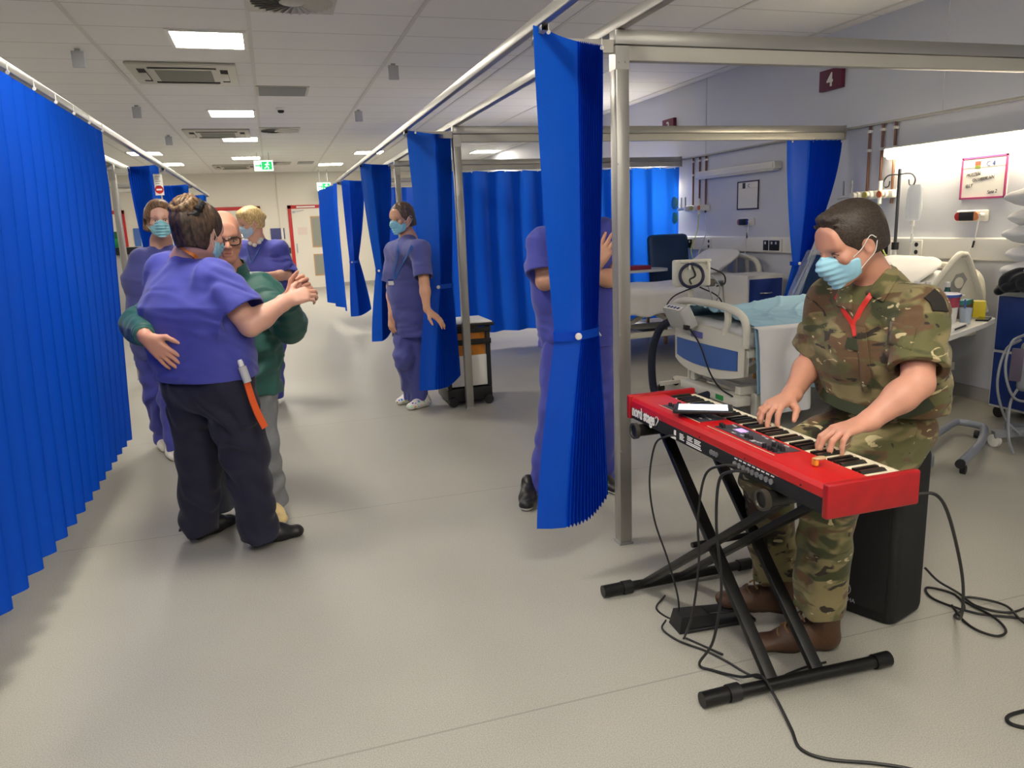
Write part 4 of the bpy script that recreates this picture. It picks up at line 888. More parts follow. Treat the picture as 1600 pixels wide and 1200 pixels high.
MB().bb((x0-.01, y0-.01, .66), (x1+.02, y1, .70), .01).build('lid', white_plastic, t)
MB().tube([(x0, y0-.015, .675), (x1+.03, y0-.015, .675)], .014, 10).build('hinge', black_plastic, t)
for a in (x0+.04, x1-.04): MB().lathe((a, y0-.004, .04), [(.04, 0), (.04, .02)], 16, (0, -1, 0)).build('castor', black_plastic, t)
# ---------------------------------------------------------------- stage keyboard on an X stand
nred = mat('keyboard_red', (196, 20, 26), .32, var=.05, vs=20); nred_d = mat('end_block_red', (160, 14, 22), .35, var=.25, vs=25)
ivory = mat('key_ivory', (238, 228, 200), .3); keyblk = mat('key_black', (14, 14, 16), .28)
KX0, KX1, KY0, KY1, KB, KT = 1.262, 1.545, 1.468, 2.602, .716, .80
kb = thing('stage_keyboard', 'red stage keyboard on the black X stand', 'keyboard', ((KX0+KX1)/2, (KY0+KY1)/2, KB))
KS = 1.424     # start of the keys
yA, yB = KY0+.022, KY1-.022
prof = [(KX0+.004, .764), (KX0+.004, .785), (KX0+.012, .797), (KX0+.022, .80), (KS-.012, .796), (KS-.004, .79), (KS-.004, .748), (KX1-.003, .748), (KX1-.003, .735), (KX0+.02, .735)]
MB().prism([(x, yA, z) for x, z in prof], (0, yB-yA, 0)).build('red_case', nred, kb, 25)
MB().bb((KX0+.006, yA, KB), (KX1-.01, yB, .765), .003).build('black_chassis', black_matte, kb)
for y0, y1 in ((KY0, yA), (yB, KY1)): MB().bb((KX0-.004, y0, KB-.004), (KX1+.004, y1, KT+.006), .006).build('end_block', nred_d, kb)
nw = 45; kw = (yB-yA-.02)/nw; kn0 = yA+.01
wk = None
for k in range(nw):
    if wk is None:
        wk = MB().bb((KS, kn0+.0006, .752), (KX1-.004, kn0+kw-.0006, .786), .0015).build('white_key', ivory, kb)
    else:
        c = wk.copy(); COL.objects.link(c); c.parent = kb; c.location = (0, kw*k, 0)
bk_ = None
for k in range(nw-1):
    if (nw-1-k) % 7 in (2, 6): continue          # semitone gaps
    if bk_ is None:
        k0 = k; y = kn0+kw*(k+1)
        mb = MB().prism([(KS, y-.0055, .78), (KS, y-.0055, .796), (KS+.078, y-.0045, .796), (KS+.088, y-.0045, .786), (KS+.088, y-.0045, .78)], (0, .0105, 0)); bk_ = mb.build('black_key', keyblk, kb, 25)
    else:
        c = bk_.copy(); COL.objects.link(c); c.parent = kb; c.location = (0, kw*(k-k0), 0)
# control panel
panel_grey = mat('panel_grey', (62, 62, 70), .4); cpl = mat('panel_cream', (205, 190, 160), .5)
def CP(a, w): return (KX0+.03+w*(KS-.02-KX0-.03), yB-a*(yB-yA), .8002-.0038*w)
def patch(a0, a1, w0, w1, m, name, dz=.0012):
    P0, P1, P2, P3 = CP(a0, w0), CP(a1, w0), CP(a1, w1), CP(a0, w1)
    MB().prism([V(*p) for p in (P0, P1, P2, P3)], (0, 0, dz)).build(name, m, kb)
patch(.16, .40, .12, .95, panel_grey, 'synth_panel'); patch(.46, .58, .25, .95, panel_grey, 'program_panel'); patch(.58, .76, .22, .95, panel_grey, 'effects_panel')
for a0, a1 in ((.15, .41), (.45, .77)):
    patch(a0, a1, .06, .09, cpl, 'trim_line')
patch(.515, .55, .55, .8, mat('lcd_violet', (190, 160, 235), .3, emit=(190, 150, 240), es=.7), 'display', .003)
rnd = random.Random(3); kn = None
for a in (.18, .205, .23, .255, .28, .305, .47, .485, .60, .625, .70, .725, .745):
    for w in ((.3, .6) if a < .4 else (.22, .5) if a > .65 else (.35,)):
        p = CP(a, w+.08*rnd.random())
        if kn is None:
            kn = MB().lathe(p, [(.0075, 0), (.007, .011), (.006, .013)], 12).build('knob', black_plastic, kb); kp = V(*p)
        else:
            c = kn.copy(); COL.objects.link(c); c.parent = kb; c.location = V(*p)-kp
bt = None
for k in range(36):
    a = (.17+.22*rnd.random()) if k < 12 else (.46+.29*rnd.random()); w = .3+.6*rnd.random(); p = CP(a, w)
    if bt is None: bt = MB().box(p, (.006, .013, .006), None, .001).build('button', mat('button_grey', (176, 172, 172), .5), kb); bp_ = V(*p)
    else:
        c = bt.copy(); COL.objects.link(c); c.parent = kb; c.location = V(*p)-bp_
p = V(*CP(.88, .45)); pk = MB().box(p+V(0, .0, .012), (.012, .02, .022), None, .004).build('pitch_stick', mat('stick_amber', (226, 150, 50), .4), kb)
MB().ball(p+V(.012, -.004, .022), (.02, .011, .006), None, 8).build('stick_tip', mat('stick_tan', (190, 160, 120), .4), pk)
# lettering and sockets on the back
XB = KX0+.0055
txt = text_mb('nord stage', .06, (XB-.001, yB-.010, .731), (0, -1, 0), (0, 0, 1), .002, bold=.0015, sx=.70); ty = min(q[1] for q in txt.v); txt.build('logo', paper, kb)
cu = [V(0, .026), V(.004, .033), V(.012, .035), V(.019, .03), V(.018, .022), V(.002, .002), V(.021, .002)]
lo = MB(); oy = ty-.006
for dx in (0, .003):
    Q = [(XB-.0015, oy-q[0]*1.15-dx, .731+q[1]*1.1) for q in cu]
    for a, b2 in zip(Q, Q[1:]): lo.bar(a, b2, .0016, .0016, (1, 0, 0))
lo.build('logo_numeral', paper, kb)
MB().bb((XB-.003, yB-.345, .735), (XB, yB-.335, .752)).bb((XB-.003, yB-.345, .72), (XB, yB-.315, .728)).build('power_switch', paper, kb)
for k, (a, w, z0, z1) in enumerate(((.37, .03, .728, .757), (.42, .035, .738, .757), (.465, .04, .738, .757), (.415, .095, .724, .733))):
    mb = MB()
    n = max(2, int((z1-z0)/.006))
    for q in range(n): mb.bb((XB-.001, yB-a-w+.006*(q % 2), z0+q*.006), (XB, yB-a, z0+q*.006+.0035))
    mb.build('rating_print', paper, kb)
for y in ([yB-.57, yB-.585, yB-.6]+[yB-.70-.022*k for k in range(9)]):
    j = MB().lathe((XB, y, .738), [(.0085, 0), (.0085, .004), (.005, .004)], 12, (-1, 0, 0)).build('jack_socket', steel, kb)
for k in range(9):
    MB().bb((XB-.001, yB-.705-.022*k-.006, .753), (XB, yB-.705-.022*k+.008, .757)).build('jack_print', paper, kb)
for y in (yB-.25, yB-.5, yB-.75, yB-1.0): MB().lathe((KX0+.0045, y, .769), [(.003, 0), (.003, .002)], 8, (-1, 0, 0)).build('screw', black_plastic, kb)
# tablet resting on the panel
t = thing('tablet', 'tablet with a bright screen lying on the red keyboard panel', 'tablet', (1.36, 2.14, .80))
a = PZ(1068, 643, .815); b2 = PZ(1143, 652, .815); c0 = V(1.36, 2.215, .823)
RTb = Rz(1.02)@Ry(.03)
MB().box(c0, (.115, .20, .012), RTb, .004).build('case', black_plastic, t)
MB().box(c0+RTb@V(0, 0, .0065), (.095, .165, .0012), RTb).build('screen', mat('tablet_screen', (200, 208, 225), .1, emit=(215, 222, 240), es=.85), t)
# X stand
bst = mat('stand_black', (20, 20, 20), .38, .3)
st = thing('keyboard_stand', 'black double braced X stand under the red keyboard', 'stand', (1.45, 2.17, 0))
FY = (2.545, 1.80)
for k, y in enumerate(FY):
    f = MB().cyl((1.175, y, .027), (1.76, y-.02*k, .027), .019, 14).build('foot_bar', bst, st)
    MB().cyl((1.12 if k == 0 else 1.115, y, .027), (1.20, y, .027), .024, 14).build('foot_end', bst, f)
    MB().cyl((1.205, y, .027), (1.245, y, .027), .027, 14).build('foot_collar', black_plastic, f)
    MB().cyl((1.74, y-.02*k, .027), (1.80, y-.02*k, .027), .024, 14).build('foot_end', bst, f)
for k, y in enumerate((2.49, 1.70)):
    s_ = MB().cyl((1.235, y, .690), (1.58, y, .690), .0235, 16).build('top_arm', bst, st)
    MB().lathe((1.236, y, .690), [(.031, -.01), (.031, .006), (.024, .006), (.022, 0)], 18, (-1, 0, 0)).build('end_cap', mat('cap_grey%d' % k, (70, 66, 58), .4, .4), s_)
for x in (1.365, 1.535): MB().bar((x, FY[1], .03), (x, 2.49, .672), .022, .042, (1, 0, 0), .003).build('brace', bst, st)
for x in (1.305, 1.475): MB().bar((x, FY[0], .03), (x, 1.70, .672), .022, .042, (1, 0, 0), .003).build('brace', bst, st)
ym = 2.155; MB().cyl((1.29, 2.16, .355), (1.56, 2.16, .355), .010, 12).build('pivot', bst, st)
for x, y, z in ((1.292, 2.35, .19), (1.292, 2.3, .23)): MB().lathe((x, y, z), [(.007, 0), (.006, .004)], 10, (-1, 0, 0)).build('bolt', steel, st)
# loudspeaker the musician sits on
pc = V(1.985, 1.955, 0); uu = unit(V(-.40, .915, 0)); vv = unit(V(.915, .30, 0))
A = pc; B_ = pc+vv*.20; C_ = pc+vv*.34+uu*.10; D_ = pc+vv*.34+uu*.30; E_ = pc+vv*.20+uu*.36; F_ = pc+uu*.36
t = thing('loudspeaker', 'black loudspeaker cabinet used as a seat by the soldier', 'loudspeaker', tuple(pc+uu*.2+vv*.15))
def inset(P, e):
    c = sum(P)/len(P); return [p+(c-p)/np.linalg.norm(c-p)*e for p in P]
PP = [A, B_, C_, D_, E_, F_]; ZS = 0.625
def rnd_poly(P, r, n=4):
    out = []
    for i in range(len(P)):
        a, b2, c = P[i-1], P[i], P[(i+1) % len(P)]
        p0 = b2+unit(a-b2)*r; p1 = b2+unit(c-b2)*r
        for k in range(n+1):
            f = k/n; out.append((1-f)**2*p0+2*f*(1-f)*b2+f*f*p1)
    return out
Q = rnd_poly(PP, .03); G = []
for z, e in ((.0, .02), (.012, .004), (.03, 0), (ZS-.02, 0), (ZS-.006, .005), (ZS, .016)): G.append([p+V(0, 0, z) for p in inset(Q, e)])
mb = MB().grid(G, 0, True); n = len(Q); mb.f.append(tuple(range(n))); mb.m.append(0); mb.f.append(tuple(range(5*n, 6*n))); mb.m.append(0)
mb.build('cabinet', mat('cabinet_black', (15, 15, 16), .7, bump=.25, bs=320), t, 40)
fn = unit(np.cross(uu, V(0, 0, 1))); fn = fn if fn@vv < 0 else -fn
gr = MB(); o0 = A+uu*.03+fn*.002
gr.prism([o0+V(0, 0, .05), o0+uu*.30+V(0, 0, .05), o0+uu*.30+V(0, 0, ZS-.04), o0+V(0, 0, ZS-.04)], fn*.006).build('grille', mat('grille_black', (10, 10, 11), .6, bump=.5, bs=500), t)
lc = A+uu*.18+fn*.0105+V(0, 0, .10); lg = MB()
cp_ = [lc+(-uu*math.cos(a)+V(0, 0, math.sin(a)))*.027 for a in [2*PI*k/28 for k in range(29)]]
lg.tube(cp_, .002, 6)
for k in range(6):
    a = PI/2+k*PI/3; d = -uu*math.cos(a)+V(0, 0, math.sin(a)); lg.bar(lc+d*.003, lc+d*.021, .0055, .002, fn)
lg.build('badge_emblem', grey_plastic, t)
text_mb('YAMAHA', .02, lc+V(0, 0, -.047)+uu*.037, -uu, V(0, 0, 1), .002, bold=.0003).build('badge_name', grey_plastic, t)
# sustain pedal
t = thing('sustain_pedal', 'black sustain pedal under the soldier raised boot', 'pedal', (1.37, 2.24, 0))
RP = Rz(-.06)
mb = MB(); c = V(1.27, 2.235, 0)
def bx(x, y, z): return c+RP@V(x, y, z)
lo4 = [bx(-.005, -.045, .002), bx(.15, -.045, .002), bx(.15, .045, .002), bx(-.005, .045, .002)]; hi4 = [bx(.008, -.036, .062), bx(.15, -.036, .052), bx(.15, .036, .052), bx(.008, .036, .062)]
mb._add(lo4+hi4, [(0, 1, 2, 3), (4, 5, 6, 7), (0, 1, 5, 4), (1, 2, 6, 5), (2, 3, 7, 6), (3, 0, 4, 7)]).build('housing', black_plastic, t, 20)
MB().box(bx(.155, 0, .008), (.29, .1, .014), RP, .004).build('base_plate', black_plastic, t)
MB().bar(bx(.12, 0, .052), bx(.30, 0, .045), .06, .012, (0, 0, 1), .004).build('treadle', mat('treadle_steel', (60, 60, 62), .35, .6), t)
# cables on the floor and keyboard
def cable(pts, r, label, n=9): return tag(MB().tube(spline(pts, n), r, 8).build('cable', cable_black), label, 'cable')
cable([(1.25, 2.27, .02), (1.22, 2.24, .006), (1.235, 2.15, .006), (1.29, 2.06, .006), (1.32, 1.98, .006), (1.35, 1.88, .006), (1.41, 1.84, .007), (1.47, 1.85, .006), (1.54, 1.86, .006), (1.62, 1.86, .006)], .0036, 'thin black lead running from the sustain pedal across the floor')
cable([(1.255, 1.80, .738), (1.225, 1.83, .735), (1.20, 1.86, .70), (1.20, 1.87, .55), (1.215, 1.86, .35), (1.215, 1.90, .15), (1.215, 1.98, .02), (1.25, 1.95, .006), (1.30, 1.87, .02), (1.325, 1.80, .060), (1.335, 1.74, .02), (1.30, 1.62, .006), (1.27, 1.54, .006), (1.31, 1.48, .006), (1.42, 1.42, .006), (1.50, 1.36, .006), (1.53, 1.28, .006)], .0046, 'black lead dropping from the keyboard sockets and snaking to the bottom edge')
cable([(1.255, 1.85, .742), (1.22, 1.87, .742), (1.19, 1.92, .70), (1.185, 1.95, .55), (1.19, 1.95, .4), (1.20, 2.0, .2), (1.23, 2.1, .05), (1.27, 2.15, .006), (1.33, 2.02, .006)], .004, 'black lead arching from the keyboard sockets beside the larger lead')
cable([(1.262, 2.235, .735), (1.235, 2.25, .73), (1.215, 2.29, .69), (1.21, 2.32, .55), (1.225, 2.31, .4), (1.26, 2.27, .25), (1.285, 2.24, .1), (1.29, 2.28, .01), (1.27, 2.38, .006), (1.35, 2.46, .006)], .0036, 'thin black power lead hanging from the far end of the red keyboard')
cable([(1.54, 1.475, .74), (1.60, 1.46, .73), (1.70, 1.50, .62), (1.90, 1.62, .36), (2.12, 1.80, .1), (2.24, 1.93, .012), (2.33, 1.97, .006), (2.38, 2.06, .006), (2.33, 2.14, .006), (2.28, 2.06, .006), (2.33, 1.93, .006), (2.42, 1.86, .006), (2.5, 1.80, .006), (2.62, 1.75, .006)], .0046, 'black lead from the end of the red keyboard down to the speaker')
cable([(2.3, 2.13, .10), (2.34, 2.1, .05), (2.40, 2.06, .008), (2.38, 1.96, .007), (2.43, 1.88, .012), (2.52, 1.88, .012), (2.62, 1.9, .006), (2.8, 1.86, .006)], .0046, 'black lead in the tangle behind the speaker, running off to the side')
cable([(2.28, 1.98, .02), (2.25, 1.90, .006), (2.24, 1.83, .006), (2.27, 1.78, .006), (2.33, 1.80, .006), (2.36, 1.88, .012), (2.36, 2.0, .012), (2.42, 2.02, .006), (2.47, 1.92, .012), (2.42, 1.80, .012), (2.46, 1.7, .006), (2.56, 1.6, .006)], .0046, 'looped black lead on the floor at the foot of the speaker')
cable([(2.05, 1.30, .006), (1.96, 1.36, .006), (1.90, 1.41, .006), (1.905, 1.44, .006), (1.95, 1.45, .006), (2.05, 1.44, .006), (2.2, 1.40, .006)], .0055, 'end of a black cable curling in at the bottom corner of the floor')
# ---------------------------------------------------------------- smooth bodies: blended distance fields meshed with surface nets
HS = 1.0
F4 = np.float32
class SDF:
    def __init__(s, lo, hi, h):
        h *= HS; s.h = h; s.lo = np.asarray(lo, float)-3*h; s.n = np.ceil((np.asarray(hi, float)+3*h-s.lo)/h).astype(int)+1
        s.d = np.full(s.n, 9., F4); s.ax = [(s.lo[i]+h*np.arange(s.n[i])).astype(F4) for i in range(3)]
    def win(s, lo, hi):
        i0 = np.clip(np.floor((np.asarray(lo)-s.lo)/s.h).astype(int), 0, s.n-1); i1 = np.clip(np.ceil((np.asarray(hi)-s.lo)/s.h).astype(int)+1, 1, s.n)
        i1 = np.maximum(i1, i0+1)
        sl = tuple(slice(a, b) for a, b in zip(i0, i1))
        return sl, s.ax[0][sl[0]][:, None, None], s.ax[1][sl[1]][None, :, None], s.ax[2][sl[2]][None, None, :]
    def mix(s, sl, d, k, sub=False):
        a = s.d[sl]
        if sub: d = -d; h = np.clip(.5-.5*(a-d)/k, 0, 1); s.d[sl] = a*(1-h)+d*h+k*h*(1-h)
        else: h = np.clip(.5+.5*(a-d)/k, 0, 1); s.d[sl] = a*(1-h)+d*h-k*h*(1-h)
    def cone(s, a, b, ra, rb, k=.02, el=None, flat='', sub=False):
        a = np.asarray(a, float); b = np.asarray(b, float); L = np.linalg.norm(b-a)+1e-6; ax = (b-a)/L
        u, e = (None, 1.) if el is None else (unit(np.asarray(el[0], float)-ax*(np.asarray(el[0], float)@ax)), el[1])
        R = max(ra, rb)*max(1, e)+k+2*s.h
        sl, x, y, z = s.win(np.minimum(a, b)-R, np.maximum(a, b)+R)
        x, y, z = x-F4(a[0]), y-F4(a[1]), z-F4(a[2])
        t = x*F4(ax[0])+y*F4(ax[1])+z*F4(ax[2]); tc_ = np.clip(t, 0, L); r = ra+(rb-ra)*tc_/L
        q2 = x*x+y*y+z*z-t*t+(t-tc_)**2
        if u is not None:
            du = x*F4(u[0])+y*F4(u[1])+z*F4(u[2]); q2 = q2-du*du*(1-1/(e*e))
        d = np.sqrt(np.maximum(q2, 0))-r
        if 'b' in flat: d = np.maximum(d, t-L)
        if 'a' in flat: d = np.maximum(d, -t)
        s.mix(sl, d.astype(F4), k, sub); return s
    def ell(s, c, r, R=None, k=.02, sub=False):
        c = np.asarray(c, float); R = np.eye(3) if R is None else np.asarray(R); r = np.asarray(r, float)
        e = np.sqrt(((R*r)**2).sum(1))+k+2*s.h
        sl, x, y, z = s.win(c-e, c+e); x, y, z = x-F4(c[0]), y-F4(c[1]), z-F4(c[2])
        p = [(x*F4(R[0, i])+y*F4(R[1, i])+z*F4(R[2, i]))/F4(r[i]) for i in range(3)]
        k0 = np.sqrt(p[0]**2+p[1]**2+p[2]**2)+1e-6; k1 = np.sqrt((p[0]/F4(r[0]))**2+(p[1]/F4(r[1]))**2+(p[2]/F4(r[2]))**2)+1e-6
        s.mix(sl, (k0*(k0-1)/k1).astype(F4), k, sub); return s
    def plane(s, p, n, lo=None, hi=None):
        """keep the side n points away from"""
        sl, x, y, z = s.win(s.lo if lo is None else lo, s.lo+s.h*s.n if hi is None else hi); n = unit(n)
        s.d[sl] = np.maximum(s.d[sl], (x-F4(p[0]))*F4(n[0])+(y-F4(p[1]))*F4(n[1])+(z-F4(p[2]))*F4(n[2])); return s
    def folds(s, amp, freq, D, seed=0, warp=1.6, sharp=1.):
        x, y, z = s.ax[0][:, None, None], s.ax[1][None, :, None], s.ax[2][None, None, :]
        m = np.abs(s.d) < .03; r = random.Random(seed); D = unit(D)
        I = np.nonzero(m); P = np.stack([s.ax[i][I[i]] for i in range(3)], 1)
        E1 = unit([r.uniform(-1, 1) for _ in range(3)]); E2 = unit([r.uniform(-1, 1) for _ in range(3)])
        w = warp*np.sin(P@E1.astype(F4)*freq*.45+r.uniform(0, 6))+.8*np.sin(P@E2.astype(F4)*freq*.8+r.uniform(0, 6))
        g = np.sin(P@D.astype(F4)*freq+w); g = np.sign(g)*np.abs(g)**sharp
        a = amp*(.55+.45*np.sin(P@E2.astype(F4)*freq*.3+2))
        s.d[I] += (a*g).astype(F4); return s
    def mesh(s):
        d = s.d; n = d < 0
        c = np.zeros(tuple(np.array(d.shape)-1), np.uint8)
        for i in (0, 1):
            for j in (0, 1):
                for k in (0, 1): c += n[i:d.shape[0]-1+i, j:d.shape[1]-1+j, k:d.shape[2]-1+k]
        I = np.nonzero((c > 0) & (c < 8)); ids = np.full(c.shape, -1, np.int32); ids[I] = np.arange(len(I[0]))
        acc = np.zeros((len(I[0]), 3), F4); cnt = np.zeros(len(I[0]), F4)
        for a in range(3):
            o1, o2 = [(1, 2), (0, 2), (0, 1)][a]
            for p in (0, 1):
                for q in (0, 1):
                    o = [0, 0, 0]; o[o1] = p; o[o2] = q; e = list(o); e[a] = 1
                    A = d[I[0]+o[0], I[1]+o[1], I[2]+o[2]]; B = d[I[0]+e[0], I[1]+e[1], I[2]+e[2]]
                    m = (A < 0) != (B < 0); t = A[m]/(A[m]-B[m]); w = np.tile(np.array(o, F4), (m.sum(), 1)); w[:, a] = t
                    acc[m] += w; cnt[m] += 1
        v = (np.stack(I, 1)+acc/cnt[:, None])*s.h+s.lo; Fs = []
        for a in range(3):
            o1, o2 = [(1, 2), (2, 0), (0, 1)][a]
            s0 = [slice(1, -1)]*3; s0[a] = slice(0, -1); s1 = list(s0); s1[a] = slice(1, None)
            if a == 0: A, B = n[:-1, 1:-1, 1:-1], n[1:, 1:-1, 1:-1]
            elif a == 1: A, B = n[1:-1, :-1, 1:-1], n[1:-1, 1:, 1:-1]
            else: A, B = n[1:-1, 1:-1, :-1], n[1:-1, 1:-1, 1:]
            J = np.stack(np.nonzero(A != B), 1); off = np.ones(3, int); off[a] = 0; J = J+off
            u1 = np.zeros(3, int); u1[o1] = 1; u2 = np.zeros(3, int); u2[o2] = 1
            g = lambda K: ids[K[:, 0], K[:, 1], K[:, 2]]
            Q = np.stack([g(J-u1-u2), g(J-u2), g(J), g(J-u1)], 1)
            fl = A[tuple((J-off).T)]; Q[~fl] = Q[~fl][:, ::-1]; Fs.append(Q)
        Fs = np.concatenate(Fs); return v, Fs[(Fs >= 0).all(1)]
def build_np(name, parts, mats, parent, fmat=None):
    """parts: list of (verts, quads, material index) merged into one mesh"""
    o0 = ORG[parent.name]; vs, fs, ms, b = [], [], [], 0
    for v, f, mi in parts:
        vs.append(np.asarray(v)-o0); fs.extend((np.asarray(f)+b).tolist() if not isinstance(f, list) else [[i+b for i in q] for q in f])
        ms.append(np.full(len(f), mi, int) if np.isscalar(mi) else mi); b += len(v)
    me = bpy.data.meshes.new(name); me.from_pydata(np.concatenate(vs).tolist(), [], fs)
    for m in (mats if isinstance(mats, (list, tuple)) else [mats]): me.materials.append(m)
    me.polygons.foreach_set('material_index', np.concatenate(ms)); me.polygons.foreach_set('use_smooth', np.ones(len(fs), bool)); me.update()
    o = bpy.data.objects.new(name, me); COL.objects.link(o); o.parent = parent; ORG[o.name] = o0
    return o
# ---- anatomy
def frame(fwd, up=(0, 0, 1)):
    f = unit(fwd); r = unit(np.cross(f, np.asarray(up, float))); return np.stack([r, f, np.cross(r, f)], 1)      # columns: right, forward, up
def head_sdf(S, c, R, sc=1., ears=True, jaw=1.):
    W = lambda x, y, z: np.asarray(c)+R@(V(x, y, z)*sc)
    E = lambda p, r, k=.02, sub=False: S.ell(W(*p), [q*sc for q in r], R, k*sc, sub)
    Cn = lambda a, b, ra, rb, k=.015, sub=False: S.cone(W(*a), W(*b), ra*sc, rb*sc, k*sc, None, '', sub)
    E((0, -.014, .036), (.074, .094, .082)); E((0, .026, -.028), (.060*jaw, .062, .085), .03)
    for s in (-1, 1):
        Cn((s*.058*jaw, .0, -.045), (s*.02, .062, -.098), .016, .017, .025); E((s*.044, .066, -.026), (.020, .016, .018), .022)
        Cn((s*.012, .088, .016), (s*.046, .072, .014), .009, .008, .014)
    E((0, .072, -.102), (.022, .018, .017), .02); E((0, .078, .04), (.05, .012, .035), .03)
    for s in (-1, 1): E((s*.031, .094, -.008), (.016, .012, .011), .012, True)
    for s in (-1, 1): E((s*.031, .073, -.009), (.0155, .0125, .0115), .005)
    Cn((0, .090, .004), (0, .110, -.034), .0085, .0115, .012)
    for s in (-1, 1): E((s*.0115, .100, -.038), (.0085, .011, .008), .008)
    Cn((-.017, .086, -.066), (.017, .086, -.066), .0062, .0062, .008); Cn((-.015, .086, -.077), (.015, .086, -.077), .0072, .0072, .008)
    Cn((-.020, .097, -.0715), (.020, .097, -.0715), .0018, .0018, .004, True)
    if ears:
        for s in (-1, 1):
            E((s*.074, -.006, -.012), (.010, .019, .031), .008); E((s*.082, .0, -.01), (.006, .009, .016), .006, True)
def hand_sdf(S, Wr, f, n, right, curl=(25, 35, 20), spread=(9, 2, -4, -11), sc=1., thumb=(.6, .75, -.35), per=None):
    f = unit(f); n = unit(np.asarray(n)-f*(np.asarray(n)@f)); s = np.cross(n, f)*(1 if right else -1); Wr = np.asarray(Wr, float)
    bs = [(.090, .029), (.095, .009), (.091, -.011), (.081, -.029)]; ln = [(.043, .026, .021), (.048, .029, .022), (.044, .027, .021), (.034, .021, .019)]
    S.ell(Wr+f*.052*sc-n*.002, (.037*sc, .054*sc, .0145*sc), np.stack([s, f, n], 1), .015); tips = []
    for i, ((a, b), L) in enumerate(zip(bs, ln)):
        B = Wr+f*a*sc+s*b*sc; S.cone(Wr+f*.012*sc+s*b*.55*sc, B, .0135*sc, .0112*sc, .012)
        g = unit(f+s*math.tan(math.radians(spread[i]))); th = 0; p = B; cc = curl if per is None else per[i]
        rr = [.0105, .0094, .0085, .0070] if i < 3 else [.0092, .0082, .0074, .0062]
        for j in range(3):
            th += math.radians(cc[j]); q = p+(g*math.cos(th)-n*math.sin(th))*L[j]*sc; S.cone(p, q, rr[j]*sc, rr[j+1]*sc, .0035); p = q
        tips.append(p)
    B = Wr+f*.022*sc+s*.022*sc-n*.006*sc; d1 = unit(f*thumb[0]+s*thumb[1]+n*thumb[2]); K = B+d1*.044*sc; S.cone(B, K, .0165*sc, .0125*sc, .012)
    d2 = unit(f*(thumb[0]+.5)+s*thumb[1]*.55+n*thumb[2]); K2 = K+d2*.031*sc; S.cone(K, K2, .0115*sc, .0102*sc, .005)
    d3 = unit(d2+f*.2-n*.1); S.cone(K2, K2+d3*.024*sc, .0102*sc, .0078*sc, .004); return tips
def eyes_mb(c, R, sc=1., look=(0, 1, 0), half=0.):
    """eyeballs, irises and brows as loose pieces merged into the body mesh (slots 1 white, 2 iris, 3 hair)"""
    W = lambda x, y, z: np.asarray(c)+R@(V(x, y, z)*sc); mb = MB()
    for s in (-1, 1):
        e = W(s*.031, .0755, -.010); mb.ball(e, (.0125*sc, .0115*sc, .0072*sc), R, 8, 1)
        g = unit(R@unit(V(*look))); mb.ball(e+R@V(0, .0092, -.0005)*sc, (.0048*sc, .0035*sc, .0050*sc), R, 6, 2)
        mb.tube(spline([W(s*.0175, .0825, -.008), W(s*.024, .0862, -.0035), W(s*.032, .0875, -.002), W(s*.041, .0835, -.0055), W(s*.0455, .0785, -.0095)], 4), .0016*sc, 6, 3)
        mb.tube(spline([W(s*.013, .0935, .013), W(s*.024, .0945, .0185), W(s*.037, .0885, .019), W(s*.050, .0755, .012)], 4), [.0026*sc]*4+[.003*sc]*5+[.002*sc]*3+[.001*sc], 6, 3)
    return mb
def mb_part(mb, only=None):
    return (np.array(mb.v), [list(f) for f in mb.f], np.array(mb.m))
def mask_build(root, c, R, sc, m, loops=True):
    W = lambda x, y, z: np.asarray(c)+R@(V(x, y, z)*sc); e = .15*sc
    S = SDF(np.asarray(c)-e, np.asarray(c)+e, .003)
    E = lambda p, r, k=.02: S.ell(W(*p), [q*sc for q in r], R, k*sc)
    E((0, .028, -.045), (.067, .070, .085)); S.cone(W(0, .088, -.01), W(0, .113, -.038), .013*sc, .017*sc, .03*sc); S.cone(W(0, .098, -.045), W(0, .078, -.105), .024*sc, .022*sc, .035*sc)
    x, y, z = S.ax[0][:, None, None]-F4(c[0]), S.ax[1][None, :, None]-F4(c[1]), S.ax[2][None, None, :]-F4(c[2])
    lx, ly, lz = [(x*F4(R[0, i])+y*F4(R[1, i])+z*F4(R[2, i]))/F4(sc) for i in range(3)]
    pl = .0028*np.sin((lz+.055)*2*PI/.019)*np.clip(1-np.abs(lx)/.055, 0, 1); pl = pl+.0012*np.sin(ly*260+lz*80)*np.clip((np.abs(lx)-.03)/.03, 0, 1)
    top = lz-(-.016+.010*np.exp(-(lx/.018)**2)-.02*(np.abs(lx)/.06)**2); bot = (-.117+.035*np.clip((.088-ly)/.07, 0, 1))-lz
    S.d = np.maximum.reduce([S.d+pl, top, bot, .030-ly]).astype(F4)
    v, f = S.mesh(); o = build_np('face_mask', [(v, f, 0)], m, root)
    if loops:
        for s in (-1, 1):
            mb = MB(); A = W(s*.060, .046, -.030); B = W(s*.056, .044, -.082)
            mb.tube(spline([A, W(s*.074, .02, -.012), W(s*.083, -.01, .016), W(s*.087, -.025, .004)], 5), .0014*sc, 6); mb.tube(spline([B, W(s*.072, .012, -.055), W(s*.083, -.012, -.035), W(s*.088, -.025, -.005)], 5), .0014*sc, 6)
            mb.build('ear_loop', white_plastic, o)
    return o
